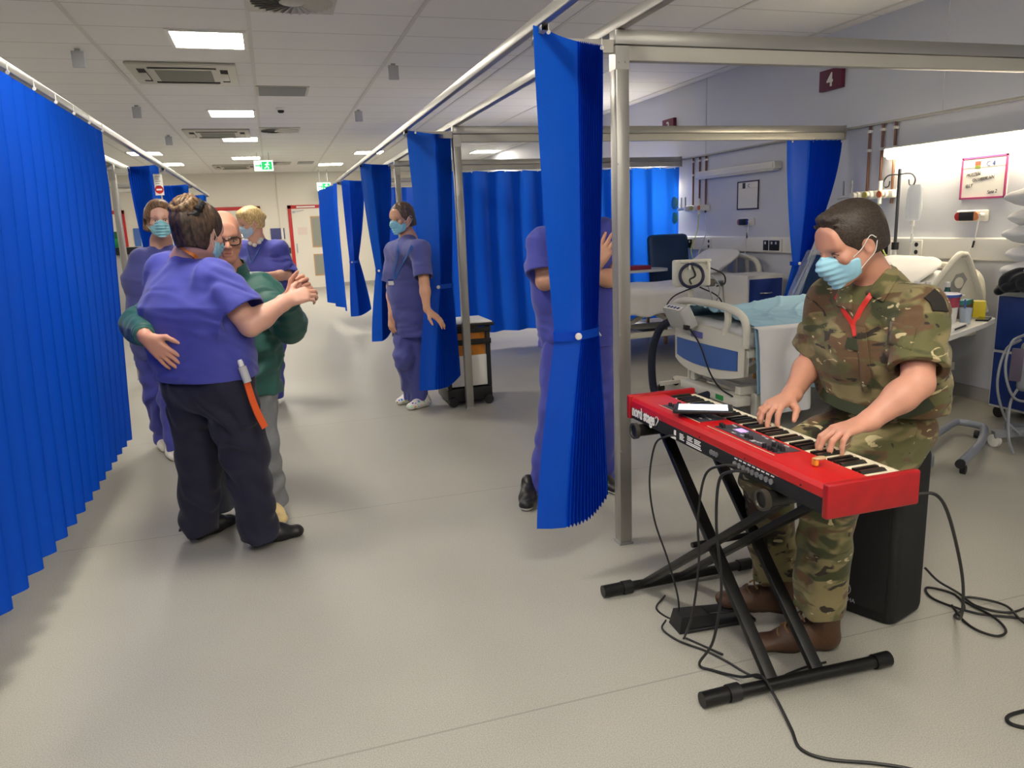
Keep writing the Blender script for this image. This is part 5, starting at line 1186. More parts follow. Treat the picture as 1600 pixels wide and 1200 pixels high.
def shoe(root, heel, d, L, m, sole_m, h=.065, w=.046, lift=0., name='shoe', ankle=0.):
    """heel: floor point at the back of the heel; d: toe direction"""
    d = unit(V(d[0], d[1], 0)); r = V(d[1], -d[0], 0); H = V(heel[0], heel[1], 0); S = SDF(np.minimum(H, H+d*L)-.08, np.maximum(H, H+d*L)+V(.08, .08, .12+ankle), .0035)
    u = V(0, 0, 1)
    S.cone(H+d*.045+u*.042, H+d*(L*.55)+u*.040, .040, .040, .03, (u, 1.05)); S.cone(H+d*(L*.55)+u*.034, H+d*(L-.045)+u*.028, .043, .040, .03, (u, .75))
    S.cone(H+d*.05+u*.05, H+d*.065+u*(h+.03), .036, .036, .02); S.cone(H+d*.07+u*(h+.01), H+d*(L*.62)+u*.045, .032, .03, .03)
    if ankle: S.cone(H+d*.05+u*.06, H+d*.055+u*(.09+ankle), .046, .050, .02, None, 'b')
    S.plane(H, (0, 0, -1)); S.folds(.0012, 90, d+V(0, 0, .4), 3)
    v, f = S.mesh(); cz = v[f].mean(1)[:, 2]; mi = np.where(cz < .02+.004*(ankle > 0), 1, 0)
    v = v.copy(); x = (v-H)@d
    if lift: v[:, 2] += np.clip(x, 0, 1)*lift
    return build_np(name, [(v, f, mi)], [m, sole_m], root)
def strap(root, pts, w, nrm_c, m, name='lanyard', t=.0015):
    """flat ribbon through pts, facing away from nrm_c (body axis point)"""
    P = spline(pts, 6); G = []
    for i, p in enumerate(P):
        tg_ = unit(P[min(i+1, len(P)-1)]-P[max(i-1, 0)]); o = unit(p-np.asarray(nrm_c, float)); o = unit(o-tg_*(o@tg_)); sd = np.cross(tg_, o)
        G.append([p+sd*w/2-o*t, p+sd*w/2+o*t, p-sd*w/2+o*t, p-sd*w/2-o*t])
    return MB().grid(G, 0, True).build(name, m, root)
def lerp(a, b, t): return np.asarray(a)*(1-t)+np.asarray(b)*t
def surf(S_list, p, d, n=60, step=.004):
    """walk from p along -d until inside any field; returns the point just outside"""
    p = np.asarray(p, float); d = unit(d)
    for k in range(n*3):
        for S in S_list:
            i = np.round((p-S.lo)/S.h).astype(int)
            if (i >= 0).all() and (i < S.n).all() and S.d[tuple(i)] < 0: return p+d*step
        p = p-d*.004
    return p
# ---------------------------------------------------------------- people
def skin_mat(name, col):
    m = mat(name, col, .48, var=.07, vs=18, bump=.05, bs=220); b = m.node_tree.nodes['Principled BSDF']
    b.inputs['Subsurface Weight'].default_value = .12; b.inputs['Subsurface Radius'].default_value = (.012, .005, .003); b.inputs['Subsurface Scale'].default_value = 1.
    return m
skin = skin_mat('skin_fair', (214, 164, 142)); skin2 = skin_mat('skin_ruddy', (202, 146, 122)); skin3 = skin_mat('skin_tan', (206, 156, 126))
eye_w = mat('eye_white', (225, 220, 214), .25); iris = mat('iris_dark', (52, 42, 36), .15)
def hair_mat(name, c1, c2, sc=(60, 60, 14)):
    m = mat(name, c1, .5); nt = m.node_tree; b = nt.nodes['Principled BSDF']; tc = nt.nodes.new('ShaderNodeTexCoord'); mp = nt.nodes.new('ShaderNodeMapping'); mp.inputs['Scale'].default_value = sc
    n = nt.nodes.new('ShaderNodeTexNoise'); n.inputs['Scale'].default_value = 3.; n.inputs['Detail'].default_value = 5
    nt.links.new(tc.outputs['Object'], mp.inputs[0]); nt.links.new(mp.outputs[0], n.inputs['Vector'])
    cr = nt.nodes.new('ShaderNodeValToRGB'); cr.color_ramp.elements[0].position = .35; cr.color_ramp.elements[1].position = .68
    cr.color_ramp.elements[0].color = (*lin(c1), 1); cr.color_ramp.elements[1].color = (*lin(c2), 1); nt.links.new(n.outputs['Fac'], cr.inputs[0]); nt.links.new(cr.outputs[0], b.inputs['Base Color'])
    bp = nt.nodes.new('ShaderNodeBump'); bp.inputs['Strength'].default_value = .5; bp.inputs['Distance'].default_value = .004; nt.links.new(n.outputs['Fac'], bp.inputs['Height']); nt.links.new(bp.outputs[0], b.inputs['Normal'])
    return m
scrub = mat('scrub_blue', (66, 71, 162), .8, var=.06, vs=5, bump=.06, bs=300, sheen=.15)
scrub_g = mat('scrub_blue_greyer', (74, 79, 148), .8, var=.06, vs=5, bump=.06, bs=300, sheen=.15)
navy = mat('navy_trousers', (24, 25, 46), .85, var=.15, vs=6, sheen=.1)
mask_blue = mat('mask_blue', (150, 202, 222), .75, var=.03, vs=20)
shoe_black = mat('shoe_black', (24, 23, 24), .45); sole_black = mat('sole_black', (30, 28, 27), .7)
shoe_white = mat('shoe_white', (226, 222, 216), .5, var=.08, vs=30); sole_white = mat('sole_white', (222, 220, 212), .6)
UP = V(0, 0, 1)
def dress_torso(S, J, rp, rs, w=.155, dp=.115, belly=0., k=.05, off=0.):
    """pelvis-chest-shoulder volume, J holds points"""
    S.cone(J['pel'], lerp(J['pel'], J['che'], .5), dp+off, dp+belly+off, k, (rp, (w+off)/(dp+off))); S.cone(lerp(J['pel'], J['che'], .45), J['che'], dp+belly+off, dp+.008+off, k, (lerp(rp, rs, .5), (w+.012+off)/(dp+off)))
    m = lerp(J['SL'], J['SR'], .5); S.cone(J['che'], lerp(J['che'], m, .75), dp+.006+off, .075+off, k, (rs, 1.6))
    S.cone(J['SL'], J['SR'], .062+off*.6, .062+off*.6, .05); S.cone(m, J['nk'], .07+off*.4, .055+off*.4, .04)
def person(label, J, fh, up_h=(0, 0, 1), fp=None, fs=None, hs=.0045, skin_m=None, hsc=1., top=None, pants=None, hands=None, sleeve=.62, sl_r=(.078, .088), hem=.10, w=.155, dp=.115, belly=0., leg=(.098, .078, .078), leg_end=.06,
           drop=.07, cut=None, waist=.03, eyes=False, brow_m=None, cat='person', neck_v=True, arms=(True, True), jaw=1., limb=1., fold=.0054, long_sleeve=False, under=.0, elbow_pad=0., loc=None, head=True):
    J = {k: np.asarray(v, float) for k, v in J.items()}
    loc = loc or (float(J['pel'][0]), float(J['pel'][1]), 0); r = thing('person', label, cat, loc)
    rs = unit(J['SR']-J['SL']); rp = unit(np.cross(unit(V(fp[0], fp[1], 0)), UP)) if fp is not None else unit(V(rs[0], rs[1], 0)); fwd_p = np.cross(UP, rp); fwd_s = unit(np.cross(np.array([0, 0, 1.]), rs))
    R = frame(fh, up_h); HL, HR = J.get('HL', J['pel']-rp*.09-UP*.04), J.get('HR', J['pel']+rp*.09-UP*.04)
    pts = np.array(list(J.values())+[HL, HR]); lo, hi = pts.min(0)-.16, pts.max(0)+.16; hi[2] = max(hi[2], J['hd'][2]+.14); lo[2] = max(lo[2], -.02)
    # ---- the body: one surface from head to ankles
    S = SDF(lo, hi, hs)
    if head: head_sdf(S, J['hd'], R, hsc, jaw=jaw)
    nb = J['hd']+R@V(0, -.022, -.06)*hsc; S.cone(nb, J['nk'], .052*hsc, .058*hsc, .025); S.cone(J['nk'], lerp(J['SL'], J['SR'], .5)-UP*.02, .055, .07, .04)
    dress_torso(S, J, rp, rs, w-.025, dp-.022, belly*.8, .05, 0.)
    for s in 'LR':
        A, E, Wr = J['S'+s], J['E'+s], J['W'+s]
        S.cone(A, E, .050*limb, .042*limb, .03); S.cone(E, lerp(E, Wr, .35), .041*limb, .042*limb, .015); S.cone(lerp(E, Wr, .3), Wr, .0425*limb, .027*limb, .02)
        Hp, K, Ak = (HL if s == 'L' else HR), J['K'+s], J['A'+s]
        S.cone(Hp, K, .072, .048, .03); S.cone(K, Ak, .046, .034, .02)
        if hands and s in hands:
            h = hands[s]; ax_ = unit(Wr-E); S.cone(Wr-ax_*.01, Wr+unit(h['f'])*.02, .027*limb, .024, .012, (np.cross(unit(h['f']), h['n']), 1.2)); hand_sdf(S, Wr+unit(h['f'])*.012, h['f'], h['n'], s == 'R', **{k: v for k, v in h.items() if k not in 'fn'})
    v, f = S.mesh(); parts = [(v, f, 0)]; mats = [skin_m or skin]
    if eyes:
        mats += [eye_w, iris, brow_m or MATS['black_matte']]; parts.append(mb_part(eyes_mb(J['hd'], R, hsc)))
    body = build_np('body', parts, mats, r); out = {'root': r, 'R': R, 'S': S, 'J': J, 'rs': rs, 'fwd': fwd_s, 'rp': rp, 'HL': HL, 'HR': HR, 'lo': lo, 'hi': hi}
    # ---- top garment
    if top is not None:
        T = SDF(np.minimum.reduce([J['pel'], J['SL'], J['SR'], J['EL'], J['ER'], J['WL'], J['WR']])-.2, np.maximum.reduce([J['pel'], J['SL'], J['SR'], J['EL'], J['ER'], J['nk']])+.2, max(hs, .0045))
        b0 = J['pel']-UP*hem; dress_torso(T, J, rp, rs, w, dp, belly, .06, .012)
        T.cone(b0, J['pel'], dp+.018+belly*.5, dp+.014+belly*.6, .05, (rp, (w+.012)/(dp+.01)), 'a')
        for s in 'LR':
            A, E, Wr = J['S'+s], J['E'+s], J['W'+s]
            if long_sleeve:
                T.cone(A, E, sl_r[0], sl_r[1], .05); T.cone(E, lerp(E, Wr, .86), sl_r[1], sl_r[1]*.62, .03, None, 'b'); T.cone(lerp(E, Wr, .84), lerp(E, Wr, .95), sl_r[1]*.55, sl_r[1]*.5, .006, None, 'b')
            else:
                q = lerp(A, E, sleeve); T.cone(A, q, sl_r[0], sl_r[1], .045, None, 'b')
        T.plane(b0 if cut is None else J['pel']+UP*cut, -UP)
        T.folds(fold, 42, unit(rs+UP*.35), 1); T.folds(fold*.8, 55, unit(UP*.8-rs*.5+fwd_s*.3), 2); T.folds(fold*.45, 95, unit(UP+fwd_s*.4), 5)
        if not long_sleeve:
            for s in 'LR':
                A, E = J['S'+s], J['E'+s]; q = lerp(A, E, sleeve); T.cone(lerp(q, A, .12), q+(E-A)*.05, sl_r[1]-.014, sl_r[1]-.010, .003, None, '', True)
            dress_torso(T, J, rp, rs, w-.004, dp-.004, belly, .06, .008); T.plane(b0 if cut is None else J['pel']+UP*cut, -UP)
        nf = unit(np.cross(UP, rs)); T.cone(J['nk']+UP*.012, nb+UP*.05, .057, .075, .01, None, '', True)
        if neck_v: T.cone(J['nk']+nf*.05+UP*.03, lerp(J['nk'], J['che'], .28)+nf*.115, .036, .010, .012, None, '', True)
        v, f = T.mesh(); out['top'] = build_np('scrub_top' if not long_sleeve else 'jacket', [(v, f, 0)], top, r); out['T'] = T
    if pants is not None:
        Q = SDF(np.minimum.reduce([J['pel'], J['KL'], J['KR'], J['AL'], J['AR']])-V(.2, .2, .1), np.maximum.reduce([J['pel'], J['KL'], J['KR'], J['AL'], J['AR']])+V(.2, .2, .1), max(hs, .0045))
        Q.cone(J['pel']+UP*waist, J['pel']-UP*drop, dp-.004, dp+.01, .04, (rp, (w-.002)/dp), 'a')
        for s, Hp in (('L', HL), ('R', HR)):
            K, Ak = J['K'+s], J['A'+s]; e = unit(Ak-K); Q.cone(Hp, K, leg[0], leg[1], .03); Q.cone(K, Ak+e*leg_end, leg[1], leg[2], .03, None, 'b')
        Q.folds(fold*1.25, 48, unit(UP+rp*.5), 7); Q.folds(fold, 60, unit(rp+UP*.5), 8)
        for s in 'LR':
            K, Ak = J['K'+s], J['A'+s]; e = unit(Ak-K); Q.cone(Ak+e*(leg_end-.03), Ak+e*(leg_end+.02), leg[2]-.012, leg[2]-.01, .003, None, '', True)
        v, f = Q.mesh(); out['pants'] = build_np('trousers', [(v, f, 0)], pants, r); out['Q'] = Q
    return out
def hair_shell(P, m, sc=1., grow=.012, line=None, nape=-.075, extra=None, folds=(.0018, 150), name='hair', face=(.066, .075, .088), face_c=(0, .075, -.040)):
    """scalp hair: cranium grown outward, cut away over the face and neck"""
    c, R = P['J']['hd'], P['R']; W = lambda x, y, z: c+R@(V(x, y, z)*sc); e = .19*sc
    S = SDF(c-e, c+e, .0034); S.ell(W(0, -.014, .036), [q*sc for q in (.074+grow, .094+grow, .082+grow)], R, .02); S.ell(W(0, -.035, -.02), [q*sc for q in (.068+grow, .068+grow, .075+grow)], R, .03)
    if extra: extra(S, W, R, sc)
    S.folds(folds[0], folds[1], R@unit(V(1, .2, .1)), 4)
    S.ell(W(*face_c), [q*sc for q in face], R, .012, True)
    for s in (-1, 1): S.ell(W(s*.085, .012, -.03), [q*sc for q in (.02, .026, .045)], R, .008, True)
    S.plane(W(0, 0, nape), -R[:, 2])
    v, f = S.mesh(); return build_np(name, [(v, f, 0)], m, P['root'])
def hit(u, v, Sl, t0=.8, t1=9., off=.004):
    d = unit(_ray(u, v)); t = np.arange(t0, t1, .003); Pp = CAM+d*t[:, None]; best = None
    for S in Sl:
        i = np.round((Pp-S.lo)/S.h).astype(int); ok = ((i >= 0) & (i < S.n)).all(1); j = np.nonzero(ok)[0]
        if len(j):
            q = S.d[tuple(i[j].T)] < 0
            if q.any():
                tt = t[j[np.argmax(q)]]; best = tt if best is None else min(best, tt)
    return None if best is None else CAM+d*(best-off)
def camo_mat():
    m = mat('camouflage_cloth', (140, 128, 92), .85, sheen=.1); nt = m.node_tree; b = nt.nodes['Principled BSDF']; tc = nt.nodes.new('ShaderNodeTexCoord')
    mp = nt.nodes.new('ShaderNodeMapping'); mp.inputs['Scale'].default_value = (1, 1, 1.9); nt.links.new(tc.outputs['Object'], mp.inputs[0])
    prev = None; cur = (*lin((136, 124, 84)), 1)
    for k, (sc, th, w, col, dist) in enumerate(((5.5, .50, .03, (94, 92, 54), .6), (6.5, .55, .02, (98, 74, 48), .9), (5.0, .60, .02, (62, 66, 36), .8), (9.0, .63, .015, (46, 38, 26), 1.2), (10.0, .655, .012, (190, 176, 134), 1.6), (22., .71, .01, (196, 184, 146), .4))):
        n = nt.nodes.new('ShaderNodeTexNoise'); n.noise_dimensions = '4D'; n.inputs['W'].default_value = 3.7*k+1; n.inputs['Scale'].default_value = sc; n.inputs['Detail'].default_value = 2.2; n.inputs['Distortion'].default_value = dist
        nt.links.new(mp.outputs[0], n.inputs['Vector'])
        mr = nt.nodes.new('ShaderNodeMapRange'); mr.inputs[1].default_value = th-w; mr.inputs[2].default_value = th+w; nt.links.new(n.outputs['Fac'], mr.inputs[0])
        mx = nt.nodes.new('ShaderNodeMix'); mx.data_type = 'RGBA'; mx.inputs[7].default_value = (*lin(col), 1); nt.links.new(mr.outputs[0], mx.inputs[0])
        if prev is None: mx.inputs[6].default_value = cur
        else: nt.links.new(prev, mx.inputs[6])
        prev = mx.outputs[2]
    nt.links.new(prev, b.inputs['Base Color'])
    n = nt.nodes.new('ShaderNodeTexNoise'); n.inputs['Scale'].default_value = 45; bp = nt.nodes.new('ShaderNodeBump'); bp.inputs['Strength'].default_value = .25; bp.inputs['Distance'].default_value = .008
    nt.links.new(tc.outputs['Object'], n.inputs['Vector']); nt.links.new(n.outputs['Fac'], bp.inputs['Height']); nt.links.new(bp.outputs[0], b.inputs['Normal'])
    return m
camo = camo_mat()
# ---------------------------------------------------------------- the soldier at the keyboard
J = dict(hd=(1.755, 2.0, 1.375), nk=(1.885, 2.005, 1.215), che=(1.885, 2.01, 1.03), pel=(1.955, 2.03, .775), SL=(1.875, 1.835, 1.155), SR=(1.835, 2.17, 1.165), EL=(1.775, 1.72, .965), ER=(1.835, 2.25, .955),
         WL=(1.615, 1.735, .862), WR=(1.632, 2.105, .862), HL=(1.93, 1.925, .725), HR=(1.90, 2.12, .725), KL=(1.60, 1.865, .585), KR=(1.61, 2.20, .575), AL=(1.64, 1.925, .20), AR=(1.65, 2.185, .20))
sold = person('seated soldier in camouflage and a blue mask playing the red keyboard', J, (-.93, .10, -.36), fp=(-1, -.1), drop=.03, hs=.0038, skin_m=skin2, hsc=1.03, top=camo, pants=camo, sleeve=.80, sl_r=(.080, .076), hem=.02, cut=.045, waist=.09, w=.165, dp=.118, belly=.012, leg=(.098, .086, .083), leg_end=.03, neck_v=False, limb=1.08, fold=.0064,
    hands={'L': dict(f=(-.93, -.02, -.12), n=(-.1, 0, 1), curl=(24, 36, 20), spread=(12, 3, -5, -14), sc=.98, thumb=(.55, .8, -.45), per=[(26, 38, 20), (20, 40, 22), (26, 38, 20), (30, 36, 18)]),
           'R': dict(f=(-.90, -.34, -.12), n=(-.1, 0, 1), curl=(24, 36, 20), spread=(13, 4, -5, -15), sc=.98, thumb=(.55, .8, -.45), per=[(28, 38, 20), (24, 36, 20), (18, 42, 22), (22, 40, 20)])},
    eyes=True, brow_m=mat('brow_dark', (58, 42, 34), .7))
r = sold['root']; J = sold['J']; R = sold['R']; c = J['hd']
def sh(S, W, R, sc):
    S.ell(W(0, .04, .098), [.05, .036, .018], R, .02); S.ell(W(0, .062, .096), [.034, .018, .012], R, .015)
    for k in range(70):
        rk = random.Random(k); a = rk.uniform(-.055, .055); y0 = rk.uniform(-.08, .058); z0 = .118-.9*a*a/.06-.35*max(0, y0-.02)-.5*max(0, -y0-.04); S.cone(W(a, y0, z0-.006), W(a+rk.uniform(-.004, .004), y0+.022, z0+.006), .007, .003, .004)
hair_s = hair_mat('hair_brown_short', (30, 24, 20), (74, 60, 47), (60, 60, 60)); hair_shell(sold, hair_s, 1.03, .009, nape=-.045, extra=sh, folds=(.0016, 170))
mask_build(r, c, R, 1.03, mask_blue)
T = sold['T']; Wd = lambda x, y, z: c+R@(V(x, y, z)*1.03)
# closed eyelids seen from the side
mb = MB()
for s in (-1, 1): mb.ball(Wd(s*.031, .0785, -.007), (.0135, .0105, .0085), R, 8)
mb.build('eyelid', skin2, r)
# rolled cuffs, collar, belt, patch, lanyard
for s in 'LR':
    A, E = J['S'+s], J['E'+s]; q = lerp(A, E, .80); ax_ = unit(E-A); C = SDF(q-.16, q+.16, .0038)
    C.cone(q-ax_*.062, q+ax_*.004, .080, .084, .004, None, 'ab'); C.folds(.0035, 60, ax_, 3); C.folds(.0025, 50, (0, 1, .3), 6); C.cone(q-ax_*.02, q+ax_*.03, .062, .066, .002, None, '', True)
    v, f = C.mesh(); build_np('rolled_cuff', [(v, f, 0)], camo, r)
nk = J['nk']; C = SDF(nk-.17, nk+.17, .0038); nb = c+R@V(0, -.022, -.06); ax_ = unit(nb-nk)
C.cone(nk-ax_*.035, nk+ax_*.048, .090, .072, .003, None, 'ab'); C.cone(nk-ax_*.06, nk+ax_*.09, .078, .060, .003, None, '', True)
fw = sold['fwd']; C.cone(nk+fw*.045-UP*.09, nk+fw*.085+UP*.08, .012, .045, .004, None, '', True); C.folds(.002, 60, (1, .4, 0), 2)
v, f = C.mesh(); build_np('collar', [(v, f, 0)], camo, r)
for pts in ([(1398, 408), (1382, 430), (1364, 456), (1346, 482), (1334, 508)], [(1306, 462), (1313, 474), (1320, 488), (1328, 500), (1334, 510)]):
    hp = [p for p in (hit(u, v, [T, C], off=.006) for u, v in pts) if p is not None]
    strap(r, hp, .016, (1.9, 2.01, hp[0][2]-.05), mat('lanyard_red', (206, 48, 36), .5) if 'lanyard_red' not in MATS else MATS['lanyard_red'], 'lanyard')
pc = hit(1338, 528, [T]); strap(r, [p for p in (hit(u, v, [T], off=.006) for u, v in ((1334, 506), (1336, 514), (1338, 524))) if p is not None], .02, J['che'], MATS['lanyard_red'], 'lanyard_clip')
pts = [p for p in (hit(u, v, [T], off=.005) for u, v in ((1322, 535), (1345, 540))) if p is not None]
if len(pts) == 2: strap(r, [pts[0], lerp(*pts, .5)+V(-.003, -.003, 0), pts[1]], .035, J['che'], mat('patch_green', (52, 58, 34), .8), 'name_patch')
ptb = [p for p in (hit(u, v+5, [T, sold['Q']], off=.014) for u, v in ((1284, 606), (1296, 617), (1312, 626), (1330, 632), (1350, 637), (1380, 640), (1410, 639), (1440, 633), (1456, 624))) if p is not None]
strap(r, ptb, .035, (1.955, 2.03, .80), mat('belt_green', (48, 56, 34), .7), 'belt'); 
def flap(name, q, m, nn=7, off=.009):
    """cloth flap lying on the jacket inside the picture quad q, thickened"""
    G = []
    for i in range(nn):
        row = []
        for j in range(nn):
            a, b2 = i/(nn-1), j/(nn-1); u = (1-a)*((1-b2)*q[0][0]+b2*q[1][0])+a*((1-b2)*q[3][0]+b2*q[2][0]); v2 = (1-a)*((1-b2)*q[0][1]+b2*q[1][1])+a*((1-b2)*q[3][1]+b2*q[2][1])
            p = hit(u, v2, [T, sold['S'], C], off=off)
            if p is None: return
            row.append(p)
        G.append(row)
    o = MB().grid(G).build(name, m, r, 80); md = o.modifiers.new('s', 'SOLIDIFY'); md.thickness = .005; md.offset = 0
flap('collar_flap', ((1392, 414), (1408, 426), (1380, 472), (1352, 458)), camo); flap('collar_flap', ((1310, 452), (1332, 462), (1330, 486), (1306, 478)), camo)
flap('chest_pocket', ((1392, 502), (1432, 512), (1424, 548), (1386, 538)), camo, off=.007); flap('front_placket', ((1338, 510), (1352, 512), (1362, 612), (1347, 612)), camo, off=.006)
arm_p = [p for p in (hit(u, v, [T], off=.004) for u, v in ((1452, 458), (1464, 470), (1470, 486))) if p is not None]
if len(arm_p) > 1: strap(r, arm_p, .05, J['SL'], mat('patch_dark', (34, 32, 26), .8), 'arm_patch')
# boots
boot = mat('boot_brown', (84, 58, 40), .55, var=.25, vs=14, bump=.15, bs=90); boot_s = mat('boot_sole', (74, 52, 38), .75)
lace_m = mat('boot_lace', (128, 98, 62), .8)
for nm, heel, d, L, lift in (('L', (1.725, 1.92), (-.94, .33), .305, 0.), ('R', (1.735, 2.165), (-.965, .26), .31, .18)):
    b_ = shoe(r, heel, d, L, boot, boot_s, .085, .05, lift, 'boot', .10); d = unit(V(*d, 0)); rr = V(d[1], -d[0], 0); H = V(*heel, 0)
    for k in range(5):
        x = .105+.026*k; z = .155-.021*k+lift*x
        MB().tube(spline([H+d*x-rr*.028+UP*(z-.016), H+d*(x+.008)-rr*.012+UP*z, H+d*(x-.002)+rr*.012+UP*(z+.002), H+d*(x+.01)+rr*.028+UP*(z-.016)], 5), .0036, 6).build('lace', lace_m, b_)
    MB().tube(spline([H+d*.10+UP*.165, H+d*.14-rr*.035+UP*.18, H+d*.13-rr*.05+UP*.15, H+d*.11-rr*.02+UP*.15], 6), .002, 6).build('lace_loop', black_plastic, b_)

# dark coat bundled on the locker edge
C = SDF((4.5, 3.42, .70), (4.95, 4.02, 1.2), .006)
C.ell((4.72, 3.70, .985), (.13, .20, .075), Rz(.2), .03); C.ell((4.68, 3.80, .96), (.09, .10, .06), None, .03); C.cone((4.70, 3.60, .98), (4.68, 3.52, .80), .07, .05, .03); C.cone((4.70, 3.86, .97), (4.655, 3.90, .90), .05, .035, .02)
C.folds(.010, 48, (.5, 1, .2), 5); C.folds(.006, 80, (.2, .6, 1), 8)
v, f = C.mesh(); t = thing('coat', 'dark navy coat bundled on the edge of the locker below the pillow stack', 'coat', (4.7, 3.7, .93))
build_np('fabric', [(v, f, 0)], mat('coat_navy', (17, 19, 30), .9, sheen=.2), t)
C = SDF((4.5, 3.62, .84), (4.75, 3.9, 1.1), .006); C.cone((4.645, 3.72, .98), (4.60, 3.80, .93), .045, .03, .02); C.folds(.005, 70, (0, 1, .4), 2); v, f = C.mesh(); build_np('sleeve', [(v, f, 0)], MATS['coat_navy'], t)
def PYA(u, v, y): return tuple(PY(u, v, y))
# ---------------------------------------------------------------- dancing nurse seen from behind
J = dict(hd=PYA(312, 362, 3.66), nk=PYA(294, 403, 3.70), che=PYA(300, 480, 3.68), pel=PYA(322, 570, 3.66), SL=PYA(262, 426, 3.84), SR=PYA(336, 440, 3.54), EL=PYA(262, 495, 3.88), ER=PYA(391, 508, 3.44), WL=PYA(312, 515, 3.92), WR=PYA(446, 471, 3.50),
         KL=PYA(312, 715, 3.80), KR=PYA(383, 712, 3.64), AL=PYA(312, 818, 3.82), AR=PYA(404, 828, 3.63))
pl_ = V(*J['pel']); rp_ = unit(V(.80, -.60, 0)); J['HL'] = pl_-rp_*.095-UP*.05; J['HR'] = pl_+rp_*.095-UP*.05
hair_d = hair_mat('hair_dark_brown', (34, 25, 20), (88, 66, 46), (30, 30, 12))
da = person('dancing nurse with a hair bun seen from behind, in blue scrubs and navy trousers', J, (.64, .72, -.26), fp=(.60, .80), hs=.0048, skin_m=skin, hsc=1.02, top=scrub, pants=navy, sleeve=.78, sl_r=(.096, .115), hem=.055, w=.205, dp=.150, belly=.01, leg=(.128, .104, .090), leg_end=.035, neck_v=False, limb=1.18, fold=.0066,
    hands={'R': dict(f=(.93, .12, .28), n=(.25, -.75, .55), curl=(34, 42, 25), sc=.95, thumb=(.5, .7, .1)), 'L': dict(f=(.8, .3, .1), n=(.3, .4, .8), sc=.9)})
r = da['root']; R = da['R']; c = da['J']['hd']; W_ = lambda x, y, z: c+R@(V(x, y, z)*1.02)
def bun(S, W, R, sc):
    S.cone(W(0, -.085, .03), W(0, -.03, -.055), .062*sc, .045*sc, .03)
hair_shell(da, hair_d, 1.02, .015, nape=-.082, extra=bun, folds=(.0028, 130))
BC = W_(0, -.088, .082)
S = SDF(BC-.15, BC+.15, .0034); BR = R@np.stack([V(1, 0, 0), V(0, .62, .78), V(0, -.78, .62)], 1)      # bun frame: axis points up and back
B_ = lambda x, y, z: BC+BR@V(x, y, z)
for k in range(18):
    a = 2*PI*k/18; b2 = a+.75
    S.cone(B_(.046*math.cos(a), .046*math.sin(a), .004), B_(.047*math.cos(b2), .047*math.sin(b2), .022), .021, .017, .004)
    S.cone(B_(.024*math.cos(a), .024*math.sin(a), .026), B_(.022*math.cos(b2), .022*math.sin(b2), .036), .016, .012, .004)
S.cone(B_(0, 0, -.03), B_(0, 0, .012), .045, .035, .01); S.folds(.002, 170, R[:, 0], 3)
v, f = S.mesh(); build_np('hair_bun', [(v, f, 0)], hair_mat('hair_bun_brown', (52, 37, 26), (150, 118, 78), (30, 30, 20)), r)
mb = MB(); P = [B_(.064*math.cos(a), .064*math.sin(a), -.016+.006*math.sin(5*a)) for a in [2*PI*k/40 for k in range(41)]]
mb.tube(P, [.017+.004*math.sin(9*k) for k in range(41)], 8, cap=False).build('hair_tie', mat('scrunchie', (16, 15, 20), .8), r)
mask_build(r, c, R, 1.02, mask_blue)
T = da['T']; Sd = da['S']; nkd = da['J']['nk']
C = SDF(nkd-.16, nkd+.16, .0044); nb = c+R@V(0, -.022, -.06); ax_ = unit(nb-nkd); C.cone(nkd-ax_*.03, nkd+ax_*.022, .074, .064, .003, None, 'ab'); C.cone(nkd-ax_*.06, nkd+ax_*.06, .062, .056, .003, None, '', True)
v, f = C.mesh(); build_np('neck_trim', [(v, f, 0)], mat('pink_trim', (208, 150, 160), .8), r)
ln = [p for p in (hit(u, v2, [T, Sd, C], off=.006) for u, v2 in ((282, 384), (292, 392), (302, 398), (308, 404))) if p is not None]
strap(r, ln, .018, nkd, mat('lanyard_orange', (214, 120, 40), .5), 'neck_strap')
for nm, heel, d in (('R', (-.262, 3.635), (.98, .20)), ('L', (-.525, 3.80), (.72, .69))): shoe(r, heel, d, .285, shoe_black, sole_black, .07, .047)
# orange key strap and white bottle clipped at her hip
hp = V(*PY(376, 566, 3.50)); kt = [PY(373, 548, 3.49), PY(378, 570, 3.475), PY(388, 605, 3.47), PY(400, 640, 3.475), PY(414, 668, 3.49)]
strap(r, kt, .032, J['pel'], mat('key_strap_orange', (232, 96, 40), .5), 'key_strap', .003)
bo = MB(); a0 = V(*PY(374, 562, 3.462)); b0 = V(*PY(387, 597, 3.455)); ax_ = unit(b0-a0)
MB().tube([a0+ax_*.03, a0+ax_*.033, b0], [.012, .019, .018], 12).build('gel_bottle', mat('gel_clear', (190, 190, 190), .2), r)
MB().tube([a0, a0+ax_*.012, a0+ax_*.03], [.009, .012, .012], 12).build('bottle_cap', white_plastic, r)
